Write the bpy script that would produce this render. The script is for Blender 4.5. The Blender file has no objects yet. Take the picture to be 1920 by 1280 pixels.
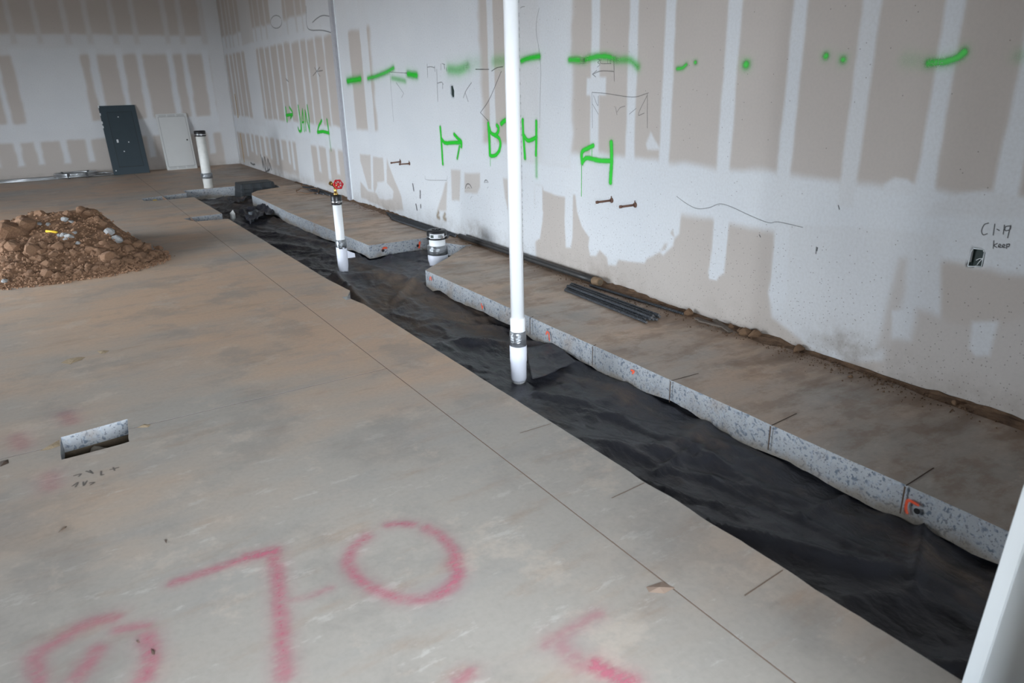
import bpy, bmesh, math, random
import numpy as np
from mathutils import Vector, Matrix
random.seed(7); rng = np.random.default_rng(11)
S = bpy.context.scene
COL = S.collection

# ------------------------------------------------------------------ camera
FPX, YAW, PITCH, ROLL = 1350.88, 0.5567, 0.3458, -0.0243
CAM = np.array([-3.723, 0.0, 1.6])
def cam_axes():
    cy, sy, cp, sp = math.cos(YAW), math.sin(YAW), math.cos(PITCH), math.sin(PITCH)
    f = np.array([sy*cp, cy*cp, -sp]); r = np.array([cy, -sy, 0.]); u = np.cross(r, f)
    cr, sr = math.cos(ROLL), math.sin(ROLL)
    return cr*r + sr*u, -sr*r + cr*u, f
AX = cam_axes()
cd = bpy.data.cameras.new('camera'); cam = bpy.data.objects.new('camera', cd); COL.objects.link(cam)
m = Matrix.Identity(4)
for i in range(3):
    m[i][0] = AX[0][i]; m[i][1] = AX[1][i]; m[i][2] = -AX[2][i]; m[i][3] = CAM[i]
cam.matrix_world = m
cd.sensor_width = 36; cd.lens = 36*FPX/1920; cd.clip_start = .05; cd.clip_end = 200
cd.dof.use_dof = True; cd.dof.focus_distance = 5.0; cd.dof.aperture_fstop = 3.2
S.camera = cam

# ------------------------------------------------------------------ sky, daylight openings, exposure
w = bpy.data.worlds.new('world'); S.world = w; w.use_nodes = True
bg = w.node_tree.nodes['Background']; bg.inputs[0].default_value = (.82, .91, 1.0, 1); bg.inputs[1].default_value = 15.5
S.view_settings.view_transform = 'Standard'; S.view_settings.look = 'None'
S.view_settings.exposure = 1.02; S.view_settings.gamma = 1
def portal(loc, rot, sx, sy):
    l = bpy.data.lights.new('daylight_portal', 'AREA'); l.shape = 'RECTANGLE'; l.size = sx; l.size_y = sy
    l.cycles.is_portal = True
    o = bpy.data.objects.new('daylight_portal', l); COL.objects.link(o); o.location = loc; o.rotation_euler = rot
FRONT_Y, LEFT_X, FAR_Y, CEIL = -4.0, -9.5, 17.45, 4.3
OPEN_F = (-8.6, -1.2, 0.0, 3.3)        # storefront opening x0 x1 z0 z1
OPEN_L = (6.5, 10.8, 0.0, 2.6)          # side opening y0 y1 z0 z1
portal(((OPEN_F[0]+OPEN_F[1])/2, FRONT_Y-.12, (OPEN_F[2]+OPEN_F[3])/2), (math.pi/2, 0, 0), OPEN_F[1]-OPEN_F[0], OPEN_F[3]-OPEN_F[2])
portal((LEFT_X-.12, (OPEN_L[0]+OPEN_L[1])/2, (OPEN_L[2]+OPEN_L[3])/2), (math.pi/2, 0, -math.pi/2), OPEN_L[1]-OPEN_L[0], OPEN_L[3]-OPEN_L[2])

# ------------------------------------------------------------------ positions read on the photograph -> places on real surfaces
def ray(px, py):
    x = (px-960)/FPX; y = -(py-640)/FPX
    return x*AX[0] + y*AX[1] + AX[2]
def on_floor(px, py, z=0.): d = ray(px, py); return CAM + d*((z-CAM[2])/d[2])
def on_x(px, py, x=0.): d = ray(px, py); return CAM + d*((x-CAM[0])/d[0])
def on_y(px, py, y=FAR_Y): d = ray(px, py); return CAM + d*((y-CAM[1])/d[1])
def Wp(px, py): q = on_x(px, py); return (q[1], q[2])          # right wall -> (y, z)
def Bp(px, py): q = on_y(px, py); return (q[0], q[2])          # far wall -> (x, z)
def Fp(px, py): q = on_floor(px, py); return (q[0], q[1])
def zz(pts, ox, oy, s): return [(ox+x*s, oy+y*s) for x, y in pts]

# ------------------------------------------------------------------ helpers
def link(o, parent=None):
    COL.objects.link(o)
    if parent is not None: o.parent = parent
    return o
def mesh_obj(name, verts, faces, mat, parent=None, smooth=False, mats=None, fmat=None):
    me = bpy.data.meshes.new(name); me.from_pydata([tuple(map(float, v)) for v in verts], [], faces)
    for mm in (mats or [mat]): me.materials.append(mm)
    if fmat is not None: me.polygons.foreach_set('material_index', fmat)
    if smooth: me.polygons.foreach_set('use_smooth', [True]*len(me.polygons))
    me.update()
    return link(bpy.data.objects.new(name, me), parent)
def grid_obj(name, P, mat, parent=None, smooth=True, attrs=None, keep=None):
    n, k = P.shape[:2]
    idx = np.arange(n*k).reshape(n, k)
    q = np.stack([idx[:-1, :-1], idx[1:, :-1], idx[1:, 1:], idx[:-1, 1:]], -1).reshape(-1, 4)
    if keep is not None: q = q[keep[:-1, :-1].reshape(-1)]
    V = P.reshape(-1, 3); A = {a: v.reshape(-1) for a, v in (attrs or {}).items()}
    if keep is not None:
        u, inv = np.unique(q, return_inverse=True); V = V[u]; q = inv.reshape(-1, 4); A = {a: v[u] for a, v in A.items()}
    me = bpy.data.meshes.new(name)
    me.vertices.add(len(V)); me.vertices.foreach_set('co', V.astype(np.float32).ravel())
    me.loops.add(q.size); me.loops.foreach_set('vertex_index', q.astype(np.int32).ravel())
    me.polygons.add(len(q)); me.polygons.foreach_set('loop_start', np.arange(0, q.size, 4, dtype=np.int32))
    me.polygons.foreach_set('use_smooth', np.full(len(q), smooth))
    me.update(calc_edges=True)
    for a, v in A.items():
        at = me.attributes.new(a, 'FLOAT', 'POINT'); at.data.foreach_set('value', v.astype(np.float32))
    me.materials.append(mat)
    return link(bpy.data.objects.new(name, me), parent)
def bm_obj(name, bm, mat, parent=None, smooth=False):
    me = bpy.data.meshes.new(name); bm.to_mesh(me); bm.free(); me.materials.append(mat)
    if smooth: me.polygons.foreach_set('use_smooth', [True]*len(me.polygons))
    return link(bpy.data.objects.new(name, me), parent)
def box(name, lo, hi, mat, parent=None, bevel=0., M=None):
    bm = bmesh.new(); bmesh.ops.create_cube(bm, size=1)
    for v in bm.verts:
        v.co = Vector([lo[i] + (v.co[i]+.5)*(hi[i]-lo[i]) for i in range(3)])
    if bevel: bmesh.ops.bevel(bm, geom=bm.edges[:], offset=bevel, segments=2, affect='EDGES')
    if M is not None: bmesh.ops.transform(bm, matrix=M, verts=bm.verts)
    return bm_obj(name, bm, mat, parent)
def lathe(name, prof, mat, parent=None, seg=40, M=None, wob=0., smooth=True):
    V, F = [], []
    for j, (r, z) in enumerate(prof):
        for i in range(seg):
            a = 2*math.pi*i/seg
            rr = r*(1 + wob*math.sin(3*a+j*1.3)*math.cos(2*a-j))
            V.append((rr*math.cos(a), rr*math.sin(a), z))
    for j in range(len(prof)-1):
        for i in range(seg):
            F.append((j*seg+i, j*seg+(i+1) % seg, (j+1)*seg+(i+1) % seg, (j+1)*seg+i))
    F.append(tuple(range(seg))[::-1]); F.append(tuple((len(prof)-1)*seg+i for i in range(seg)))
    if M is not None: V = [tuple(M @ Vector(v)) for v in V]
    o = mesh_obj(name, V, F, mat, parent)
    for p in o.data.polygons: p.use_smooth = smooth and len(p.vertices) == 4
    return o
def tube(name, pts, r, mat, parent=None, seg=10, caps=True):
    P = [Vector(p) for p in pts]; V, F = [], []
    up = Vector((0, 0, 1)); n0 = None
    for i, p in enumerate(P):
        t = (P[min(i+1, len(P)-1)] - P[max(i-1, 0)]).normalized()
        if n0 is None:
            n0 = t.orthogonal().normalized()
        n0 = (n0 - t*n0.dot(t)).normalized(); b = t.cross(n0)
        rr = r[i] if isinstance(r, (list, tuple)) else r
        for k in range(seg):
            a = 2*math.pi*k/seg; V.append(p + n0*rr*math.cos(a) + b*rr*math.sin(a))
    for i in range(len(P)-1):
        for k in range(seg):
            F.append((i*seg+k, i*seg+(k+1) % seg, (i+1)*seg+(k+1) % seg, (i+1)*seg+k))
    if caps: F.append(tuple(range(seg))[::-1]); F.append(tuple((len(P)-1)*seg+k for k in range(seg)))
    o = mesh_obj(name, V, F, mat, parent)
    for p in o.data.polygons: p.use_smooth = len(p.vertices) == 4
    return o
def empty(name, loc=(0, 0, 0)):
    o = bpy.data.objects.new(name, None); COL.objects.link(o); o.location = loc; o.empty_display_size = .1
    return o
def tag(o, label=None, cat=None, group=None, kind=None):
    for k, v in (('label', label), ('category', cat), ('group', group), ('kind', kind)):
        if v: o[k] = v
    return o
def T(x, y, z, rz=0, rx=0, ry=0):
    return Matrix.Translation((x, y, z)) @ Matrix.Rotation(rz, 4, 'Z') @ Matrix.Rotation(ry, 4, 'Y') @ Matrix.Rotation(rx, 4, 'X')
# smooth value noise
_tab = rng.random((256, 256))
def vnoise(x, y):
    xi = np.floor(x).astype(int); yi = np.floor(y).astype(int); fx = x-xi; fy = y-yi
    fx = fx*fx*(3-2*fx); fy = fy*fy*(3-2*fy)
    g = lambda a, b: _tab[a % 256, b % 256]
    return (g(xi, yi)*(1-fx)+g(xi+1, yi)*fx)*(1-fy) + (g(xi, yi+1)*(1-fx)+g(xi+1, yi+1)*fx)*fy
def fbm(x, y, o=4):
    s = 0; a = .5
    for i in range(o): s = s + a*vnoise(x*2**i+17.3*i, y*2**i+5.1*i); a *= .5
    return s
def seg_dist(X, Y, pts):
    d = np.full(X.shape, 1e9)
    if len(pts) == 1: return np.hypot(X-pts[0][0], Y-pts[0][1])
    for (ax, ay), (bx, by) in zip(pts[:-1], pts[1:]):
        vx, vy = bx-ax, by-ay; L = vx*vx+vy*vy+1e-12
        t = np.clip(((X-ax)*vx+(Y-ay)*vy)/L, 0, 1)
        d = np.minimum(d, np.hypot(X-ax-t*vx, Y-ay-t*vy))
    return d
def poly_sd(X, Y, pts):
    d = seg_dist(X, Y, list(pts)+[pts[0]]); ins = np.zeros(X.shape, bool)
    for (ax, ay), (bx, by) in zip(pts, list(pts[1:])+[pts[0]]):
        c = ((ay > Y) != (by > Y)) & (X < (bx-ax)*(Y-ay)/(by-ay+1e-12)+ax); ins ^= c
    return np.where(ins, -d, d)
def smooth_pts(pts, n=6):
    if len(pts) < 3: return list(pts)
    P = [np.array(p, float) for p in pts]; P = [2*P[0]-P[1]] + P + [2*P[-1]-P[-2]]; out = []
    for i in range(1, len(P)-2):
        for k in range(n):
            t = k/n
            out.append(tuple(.5*((2*P[i]) + (-P[i-1]+P[i+1])*t + (2*P[i-1]-5*P[i]+4*P[i+1]-P[i+2])*t*t + (-P[i-1]+3*P[i]-3*P[i+1]+P[i+2])*t**3)))
    out.append(tuple(P[-2])); return out

# ------------------------------------------------------------------ materials
def M_(name):
    m = bpy.data.materials.new(name); m.use_nodes = True; nt = m.node_tree
    return m, nt, nt.nodes['Principled BSDF']
def nd(nt, typ, ins=None, **props):
    n = nt.nodes.new(typ)
    for k, v in props.items(): setattr(n, k, v)
    for k, v in (ins or {}).items():
        if isinstance(v, bpy.types.NodeSocket): nt.links.new(v, n.inputs[k])
        else: n.inputs[k].default_value = v
    return n
def coords(nt, sc=(1, 1, 1)):
    tc = nd(nt, 'ShaderNodeTexCoord'); mp = nd(nt, 'ShaderNodeMapping', {'Vector': tc.outputs['Object'], 'Scale': sc}); return mp.outputs[0]
def noise(nt, vec, scale, detail=4, rough=.55): return nd(nt, 'ShaderNodeTexNoise', {'Vector': vec, 'Scale': scale, 'Detail': detail, 'Roughness': rough}).outputs['Fac']
def ramp(nt, fac, a, b):
    return nd(nt, 'ShaderNodeMapRange', {'Value': fac, 'From Min': a, 'From Max': b}, interpolation_type='SMOOTHSTEP').outputs[0]
def mixc(nt, fac, a, b, mode='MIX'):
    n = nd(nt, 'ShaderNodeMix', data_type='RGBA', blend_type=mode)
    for i, v in ((0, fac), (6, a), (7, b)):
        if isinstance(v, bpy.types.NodeSocket): nt.links.new(v, n.inputs[i])
        else: n.inputs[i].default_value = (*v, 1) if isinstance(v, tuple) else v
    return n.outputs[2]
def math_(nt, op, a, b=0.):
    n = nd(nt, 'ShaderNodeMath', operation=op)
    for i, v in ((0, a), (1, b)):
        if isinstance(v, bpy.types.NodeSocket): nt.links.new(v, n.inputs[i])
        else: n.inputs[i].default_value = v
    return n.outputs[0]
def bump(nt, bs, h, strength=.3, dist=.01):
    b = nd(nt, 'ShaderNodeBump', {'Height': h, 'Strength': strength, 'Distance': dist}); nt.links.new(b.outputs[0], bs.inputs['Normal'])
def setc(nt, bs, c, rough=.6, metal=0.):
    if isinstance(c, bpy.types.NodeSocket): nt.links.new(c, bs.inputs['Base Color'])
    else: bs.inputs['Base Color'].default_value = (*c, 1)
    if isinstance(rough, bpy.types.NodeSocket): nt.links.new(rough, bs.inputs['Roughness'])
    else: bs.inputs['Roughness'].default_value = rough
    bs.inputs['Metallic'].default_value = metal
def simple(name, c, rough=.5, metal=0., var=.15, scale=12., bumps=0.):
    m, nt, bs = M_(name); v = coords(nt); n = noise(nt, v, scale)
    setc(nt, bs, mixc(nt, n, tuple(x*(1-var) for x in c), tuple(min(1, x*(1+var)) for x in c)), rough, metal)
    if bumps: bump(nt, bs, noise(nt, v, scale*3), bumps, .005)
    return m

def m_drywall(name):
    m, nt, bs = M_(name); v = coords(nt)
    mud = nd(nt, 'ShaderNodeAttribute', attribute_name='mud').outputs['Fac']
    dirt = nd(nt, 'ShaderNodeAttribute', attribute_name='dirt').outputs['Fac']
    big = noise(nt, v, 1.3, 3); fine = noise(nt, v, 60, 2)
    paper = mixc(nt, big, (.455, .405, .368), (.525, .472, .432))
    white = mixc(nt, big, (.60, .625, .66), (.72, .735, .75))
    c = mixc(nt, mud, paper, white)
    c = mixc(nt, math_(nt, 'MULTIPLY', ramp(nt, fine, .3, .8), .16), c, (.35, .33, .31))
    dn = math_(nt, 'MULTIPLY', dirt, ramp(nt, noise(nt, v, 7, 5, .65), .25, .75))
    c = mixc(nt, math_(nt, 'MULTIPLY', dn, .75), c, (.20, .15, .105))
    # splashed specks, denser towards the floor
    vo = nd(nt, 'ShaderNodeTexVoronoi', {'Vector': v, 'Scale': 58., 'Randomness': 1.})
    sp = math_(nt, 'LESS_THAN', vo.outputs['Distance'], .20)
    keep = math_(nt, 'LESS_THAN', nd(nt, 'ShaderNodeSeparateColor', {0: vo.outputs['Color']}).outputs[0], math_(nt, 'MULTIPLY', nd(nt, 'ShaderNodeAttribute', attribute_name='speck').outputs['Fac'], .22))
    c = mixc(nt, math_(nt, 'MULTIPLY', math_(nt, 'MULTIPLY', sp, keep), .5), c, (.10, .075, .06))
    setc(nt, bs, c, .75)
    bump(nt, bs, math_(nt, 'ADD', math_(nt, 'MULTIPLY', mud, .6), math_(nt, 'MULTIPLY', fine, .15)), .25, .002)
    return m
def m_floor(name):
    m, nt, bs = M_(name)
    v = coords(nt); st = coords(nt, (.55, 1.7, 1)); st2 = coords(nt, (1.0, 3.4, 1))
    sep = nd(nt, 'ShaderNodeSeparateXYZ', {0: v}); X, Y = sep.outputs[0], sep.outputs[1]
    n1 = noise(nt, v, .55, 4); n2 = noise(nt, st, 1.6, 5, .6); n3 = noise(nt, st2, 2.2, 6, .65); fine = noise(nt, v, 45, 3)
    near = ramp(nt, math_(nt, 'ADD', Y, math_(nt, 'MULTIPLY', math_(nt, 'ADD', X, 2.5), .8)), 1.2, 4.6)
    dust = math_(nt, 'ADD', math_(nt, 'MULTIPLY', near, .62), math_(nt, 'MULTIPLY', math_(nt, 'SUBTRACT', n1, .5), 2.3))
    dust = ramp(nt, math_(nt, 'ADD', dust, math_(nt, 'MULTIPLY', math_(nt, 'SUBTRACT', n2, .5), .9)), .05, .95)
    c = mixc(nt, dust, (.455, .415, .37), (.63, .445, .315))
    c = mixc(nt, math_(nt, 'MULTIPLY', ramp(nt, n3, .52, .74), .36), c, (.36, .22, .135))
    c = mixc(nt, math_(nt, 'MULTIPLY', ramp(nt, noise(nt, st, 2.7, 5, .6), .50, .74), .34), c, (.34, .335, .33))
    # pale laitance scuffs where people have walked
    sc = ramp(nt, noise(nt, coords(nt, (1.2, 3., 1)), 3.4, 8, .72), .57, .64)
    sc = math_(nt, 'MULTIPLY', sc, math_(nt, 'SUBTRACT', 1., near))
    c = mixc(nt, math_(nt, 'MULTIPLY', sc, .5), c, (.66, .63, .58))
    # mottled wet-cure marks and tracked soil on the strips beside the wall
    mo = noise(nt, v, 2.1, 7, .68)
    c = mixc(nt, math_(nt, 'MULTIPLY', ramp(nt, mo, .49, .64), .42), c, (.30, .275, .25))
    c = mixc(nt, math_(nt, 'MULTIPLY', ramp(nt, noise(nt, v, 3.3, 7, .70), .54, .66), .42), c, (.66, .56, .47))
    sl = math_(nt, 'MULTIPLY', ramp(nt, X, -1.15, -.85), ramp(nt, noise(nt, coords(nt, (1.6, 2.6, 1)), 2.0, 7, .7), .46, .62))
    c = mixc(nt, math_(nt, 'MULTIPLY', sl, .5), c, (.27, .16, .095))
    # soil tracked along the wall
    wd = ramp(nt, math_(nt, 'ADD', X, math_(nt, 'MULTIPLY', math_(nt, 'SUBTRACT', noise(nt, st2, 1.8, 6, .65), .5), 1.5)), -.62, .12)
    c = mixc(nt, math_(nt, 'MULTIPLY', wd, .8), c, (.165, .098, .058))
    c = mixc(nt, math_(nt, 'MULTIPLY', ramp(nt, fine, .35, .8), .14), c, (.2, .17, .14))
    setc(nt, bs, c, nd(nt, 'ShaderNodeMapRange', {'Value': n2, 'To Min': .42, 'To Max': .68}).outputs[0])
    bump(nt, bs, math_(nt, 'ADD', fine, n3), .12, .004)
    return m
def m_cut(name):
    m, nt, bs = M_(name); v = coords(nt)
    stone = ramp(nt, noise(nt, v, 52, 2, .4), .535, .60); pick = noise(nt, v, 31, 1)
    sc = mixc(nt, ramp(nt, pick, .35, .65), (.13, .155, .19), (.36, .38, .41))
    mort = mixc(nt, noise(nt, v, 9, 4), (.25, .26, .27), (.42, .43, .445))
    c = mixc(nt, stone, mort, sc)
    c = mixc(nt, math_(nt, 'MULTIPLY', ramp(nt, noise(nt, v, 95, 2, .4), .60, .66), .7), c, (.10, .11, .13))
    c = mixc(nt, math_(nt, 'MULTIPLY', ramp(nt, noise(nt, v, 3.1, 5, .65), .52, .75), .55), c, (.27, .20, .14))
    zz_ = nd(nt, 'ShaderNodeSeparateXYZ', {0: v}).outputs[2]
    lo = ramp(nt, math_(nt, 'ADD', zz_, math_(nt, 'MULTIPLY', math_(nt, 'SUBTRACT', noise(nt, v, 4., 5, .65), .5), .22)), -.09, -.16)
    c = mixc(nt, math_(nt, 'MULTIPLY', lo, .7), c, (.22, .175, .125))
    setc(nt, bs, c, .75); bump(nt, bs, noise(nt, v, 60, 4), .5, .008); return m
def m_soil(name, a=(.20, .105, .055), b=(.37, .21, .12), sc=9.):
    m, nt, bs = M_(name); v = coords(nt); n = noise(nt, v, sc, 8, .68)
    c = mixc(nt, ramp(nt, n, .3, .72), a, b)
    setc(nt, bs, c, .95); bump(nt, bs, noise(nt, v, sc*5, 6, .7), .6, .012); return m
def m_sheet(name):
    m, nt, bs = M_(name); v = coords(nt)
    d = nd(nt, 'ShaderNodeAttribute', attribute_name='dust').outputs['Fac']
    n = noise(nt, v, 2.3, 7, .68); streak = noise(nt, coords(nt, (5, 1.2, 3)), 3, 6, .65)
    f = ramp(nt, math_(nt, 'ADD', math_(nt, 'MULTIPLY', n, .8), math_(nt, 'ADD', math_(nt, 'MULTIPLY', streak, .5), d)), .62, 1.15)
    c = mixc(nt, f, (.036, .037, .046), (.24, .172, .122))
    c = mixc(nt, math_(nt, 'MULTIPLY', ramp(nt, noise(nt, v, 11, 5, .7), .55, .8), .3), c, (.10, .10, .105))
    setc(nt, bs, c, nd(nt, 'ShaderNodeMapRange', {'Value': f, 'To Min': .38, 'To Max': .8}).outputs[0])
    bump(nt, bs, math_(nt, 'ADD', noise(nt, coords(nt, (2, 1, 1)), 16, 5, .6), math_(nt, 'ADD', math_(nt, 'MULTIPLY', n, 1.5), math_(nt, 'ABSOLUTE', math_(nt, 'SUBTRACT', math_(nt, 'MULTIPLY', noise(nt, coords(nt, (1.6, .9, 1)), 6, 4, .5), 6.), 3.)))), .35, .010); return m
def m_mark(name, c, rough=.6):
    m, nt, bs = M_(name); setc(nt, bs, c, rough)
    a = nd(nt, 'ShaderNodeAttribute', attribute_name='a').outputs['Fac']; v = coords(nt)
    g = ramp(nt, noise(nt, v, 220, 3), .2, .55)
    al = math_(nt, 'MULTIPLY', a, mixf(nt, a, g))
    nt.links.new(al, bs.inputs['Alpha']); return m
def mixf(nt, a, g):     # solid in the core, grainy at the rim
    return math_(nt, 'ADD', a, math_(nt, 'MULTIPLY', math_(nt, 'SUBTRACT', 1., a), g))
def m_worn(name, c):
    m, nt, bs = M_(name); setc(nt, bs, c, .75)
    a = nd(nt, 'ShaderNodeAttribute', attribute_name='a').outputs['Fac']
    g = ramp(nt, noise(nt, coords(nt, (1.3, 3., 1)), 16, 8, .72), .22, .60)
    nt.links.new(math_(nt, 'MULTIPLY', a, g), bs.inputs['Alpha']); return m

DRY = m_drywall('drywall'); FLOOR = m_floor('dusty_concrete'); CUT = m_cut('cut_concrete')
SOIL = m_soil('red_soil', (.15, .078, .040), (.31, .175, .10)); SUBSOIL = m_soil('subgrade_soil', (.10, .075, .05), (.2, .15, .1), 5); SHEET = m_sheet('black_polyethylene')
PVC = simple('white_pvc', (.87, .88, .89), .32, 0, .04, 6); PVC_DIRTY = simple('dirty_white_pvc', (.66, .65, .62), .5, 0, .18, 14)
WRAP = simple('white_foam_wrap', (.70, .71, .78), .45, 0, .08, 9, .2)
RUBBER = simple('black_rubber', (.014, .014, .015), .38, 0, .2); STEEL = simple('clamp_steel', (.55, .55, .56), .3, 1., .1)
def m_tape(name):
    m, nt, bs = M_(name); v = coords(nt); n = noise(nt, coords(nt, (1, 1, 3)), 22, 5)
    setc(nt, bs, mixc(nt, n, (.22, .235, .25), (.42, .43, .45)), .28, .75); bump(nt, bs, n, .55, .02); return m
TAPE = m_tape('duct_tape'); BRASS = simple('brass', (.62, .40, .13), .3, 1., .15); RED = simple('red_paint', (.55, .012, .022), .35, 0, .15)
BLACKSTEEL = simple('black_steel', (.045, .043, .042), .5, .4, .3, 20); RUST = simple('rusty_pipe', (.16, .085, .06), .75, .2, .45, 40, .4)
GALV = simple('galvanised', (.60, .62, .64), .32, .85, .1); DARKPANEL = simple('blue_grey_enamel', (.042, .060, .072), .45, 0, .12, 5)
DARKDOOR = simple('blue_grey_door', (.038, .055, .066), .45, 0, .12, 5); WHITEPANEL = simple('off_white_enamel', (.60, .60, .585), .45, 0, .05, 4)
SEAM = simple('dark_gap', (.03, .03, .03), .8); SCUFF = simple('bare_metal_scuff', (.75, .77, .78), .4, 0, .1)
CONC = simple('broken_concrete', (.36, .355, .35), .85, 0, .3, 30, .6); YELLOW = simple('yellow_plastic', (.80, .52, .03), .5)
CRATE = simple('black_crate_plastic', (.022, .026, .030), .5, 0, .3); DARKBOX = simple('green_black_box', (.004, .018, .015), .6, 0, .6, 30)
LABEL = simple('white_label', (.75, .76, .78), .5, 0, .05); INK = simple('dark_ink', (.05, .07, .06), .6)
TRIMWHITE = simple('white_trim_paint', (.80, .84, .86), .45, 0, .03, 3); GREYTRIM = simple('grey_bead', (.42, .42, .45), .6, 0, .15, 20)
PLAIN = simple('plain_board', (.28, .265, .245), .8, 0, .08, 2); DECK = simple('roof_deck', (.12, .105, .09), .8, 0, .2, 2); WOODM = simple('stud_wood', (.42, .26, .09), .7)
FRAME = simple('dark_aluminium', (.05, .05, .055), .4, .6); PAVE = simple('pavement', (.16, .155, .15), .85, 0, .12, 1.5)
GREEN = m_mark('green_spray', (.002, .56, .012), .5); PINK = m_worn('pink_chalk_spray', (.70, .17, .26)); ORANGE = m_mark('orange_spray', (.80, .085, .02)); PENCIL = m_mark('pencil', (.06, .06, .065))
CUTLINE = simple('saw_cut_dark', (.085, .055, .038), .9); TANSPALL = simple('spalled_concrete', (.40, .30, .19), .9, 0, .4, 50, .6)  # saw cuts and small floor nicks share one dark brown

# ------------------------------------------------------------------ drywall masks
def build_mask(U, Vv, ops, base=0.):
    M = np.full(U.shape, base)
    for pts, val, soft in ops:
        us = [p[0] for p in pts]; vs = [p[1] for p in pts]
        iu = np.where((U[:, 0] > min(us)-soft*2) & (U[:, 0] < max(us)+soft*2))[0]; iv = np.where((Vv[0] > min(vs)-soft*2) & (Vv[0] < max(vs)+soft*2))[0]
        if not len(iu) or not len(iv): continue
        sl = np.ix_(iu, iv); uu, vv = U[sl], Vv[sl]
        jit = (fbm(uu*5+3, vv*5+9, 3)-.45)*soft*1.6
        t = np.clip(.5 - (poly_sd(uu, vv, pts)+jit)/(2*soft), 0, 1); t = t*t*(3-2*t)
        M[sl] = M[sl]*(1-t) + val*t
    return M
def rect(u0, u1, v0, v1): return [(u0, v0), (u1, v0), (u1, v1), (u0, v1)]
def wy(px, py=0): return Wp(px, py)[0]
JOINT_Y = 10.39
ops = [(rect(-3, 17.5, .70, 1.04), .95, .035), (rect(8.9, 17.5, 2.28, 2.63), .85, .04)]
# near sheets: mudded studs and the wide butt joints
for a, b in ((1110, 1126), (1181, 1199), (1249, 1269), (1366, 1393), (1489, 1516), (1619, 1653), (1774, 1814), (1935, 1985)):
    ops.append((rect(wy(b), wy(a), .9, 3.6), .92 if a != 1619 else .8, .014))
ops.append((rect(wy(1072), wy(962), .9, 3.6), .7, .02)); ops.append((rect(wy(1072), wy(1010), .9, 3.6), .9, .06))
ops.append((rect(wy(923), wy(911.6), .9, 3.6), .85, .012)); ops.append((rect(wy(897), wy(688), .9, 3.6), .93, .06))
ops.append((rect(wy(690), wy(625), 2.42, 3.6), .9, .05)); ops.append((rect(wy(650, 36), JOINT_Y, 1., 3.6), .85, .03)); ops.append((rect(wy(688, 60), wy(672, 36), 1., 3.6), .85, .02))
ops.append((rect(wy(1137, 90), wy(1101, 90), Wp(1118, 178)[1], Wp(1118, 146)[1]), .9, .012))       # square patch
ops.append(([Wp(*q) for q in zz([(1070, 210), (1110, 105), (1165, 210), (1190, 260), (1080, 260)], 960, 220, .2344)], .8, .012))
ops.append(([Wp(*q) for q in zz([(390, 180), (470, 130), (560, 145), (615, 190), (620, 260), (380, 260)], 1560, 300, .25)], .85, .012))
# far sheets
g5 = [(0, 150), (185, 205), (240, 255), (285, 300), (355, 370), (410, 570), (600, 615), (675, 690), (745, 765), (845, 865), (930, 950), (1030, 1050), (1150, 1175), (1240, 1260), (1350, 1370), (1470, 1490), (1600, 1650)]
for a, b in g5:
    y1, y0 = wy(400+.1406*a, 98), wy(400+.1406*b, 98)
    ops.append((rect(y0, min(y1, 17.6), .9, 2.4), .85, .03)); ops.append((rect(y0+.05, min(y1, 17.6)+.05, 2.4, 3.6), .45, .03))
ops.append((rect(wy(528, 10), wy(503, 10), 2.4, 3.6), .8, .04)); ops.append((rect(JOINT_Y, wy(572, 5), 2.4, 3.6), .8, .05))
g6 = [(60, 150), (225, 240), (270, 290), (310, 325), (360, 375), (405, 425), (455, 470), (510, 530), (560, 580), (630, 650), (670, 690), (720, 870), (925, 950), (1015, 1045), (1105, 1135), (1205, 1240)]
for i, (a, b) in enumerate(g6):
    y1, y0 = wy(420+.1875*a, 276), wy(420+.1875*b, 276)
    ops.append((rect(y0, min(y1, 17.6), (.30, .22, .34)[i % 3] if b-a < 60 else -.1, .8), .85, .03))
ops.append((rect(JOINT_Y, 17.6, -.1, .12), .6, .06))
# lower near sheets, left of the tall pipe: mudded with bare patches
L8 = lambda pts: [Wp(*q) for q in zz(pts, 640, 220, .1875)]
ops.append((rect(wy(1003, 330), JOINT_Y, -.1, .8), .9, .03))
for pts in ([(188, 370), (290, 375), (300, 720), (270, 720), (190, 430)], [(318, 395), (415, 405), (430, 640), (360, 680), (330, 760), (322, 700)], [(455, 400), (475, 480), (560, 690), (600, 800), (620, 930), (480, 930), (330, 860), (200, 800), (190, 640), (260, 730), (350, 760), (380, 810), (510, 820), (520, 740), (455, 660)],
            [(1097, 525), (1190, 530), (1180, 830), (1105, 830)], [(1235, 560), (1385, 560), (1390, 700), (1360, 760), (1235, 750)], [(1620, 618), (1760, 630), (1760, 1100), (1680, 980), (1640, 800)], [(1040, 650), (1060, 640), (1050, 930), (960, 930)]):
    ops.append((L8(pts), .12, .02))
ops.append((L8([(360, 650), (440, 640), (510, 720), (520, 800), (440, 825), (365, 790)]), .8, .015))
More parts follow.
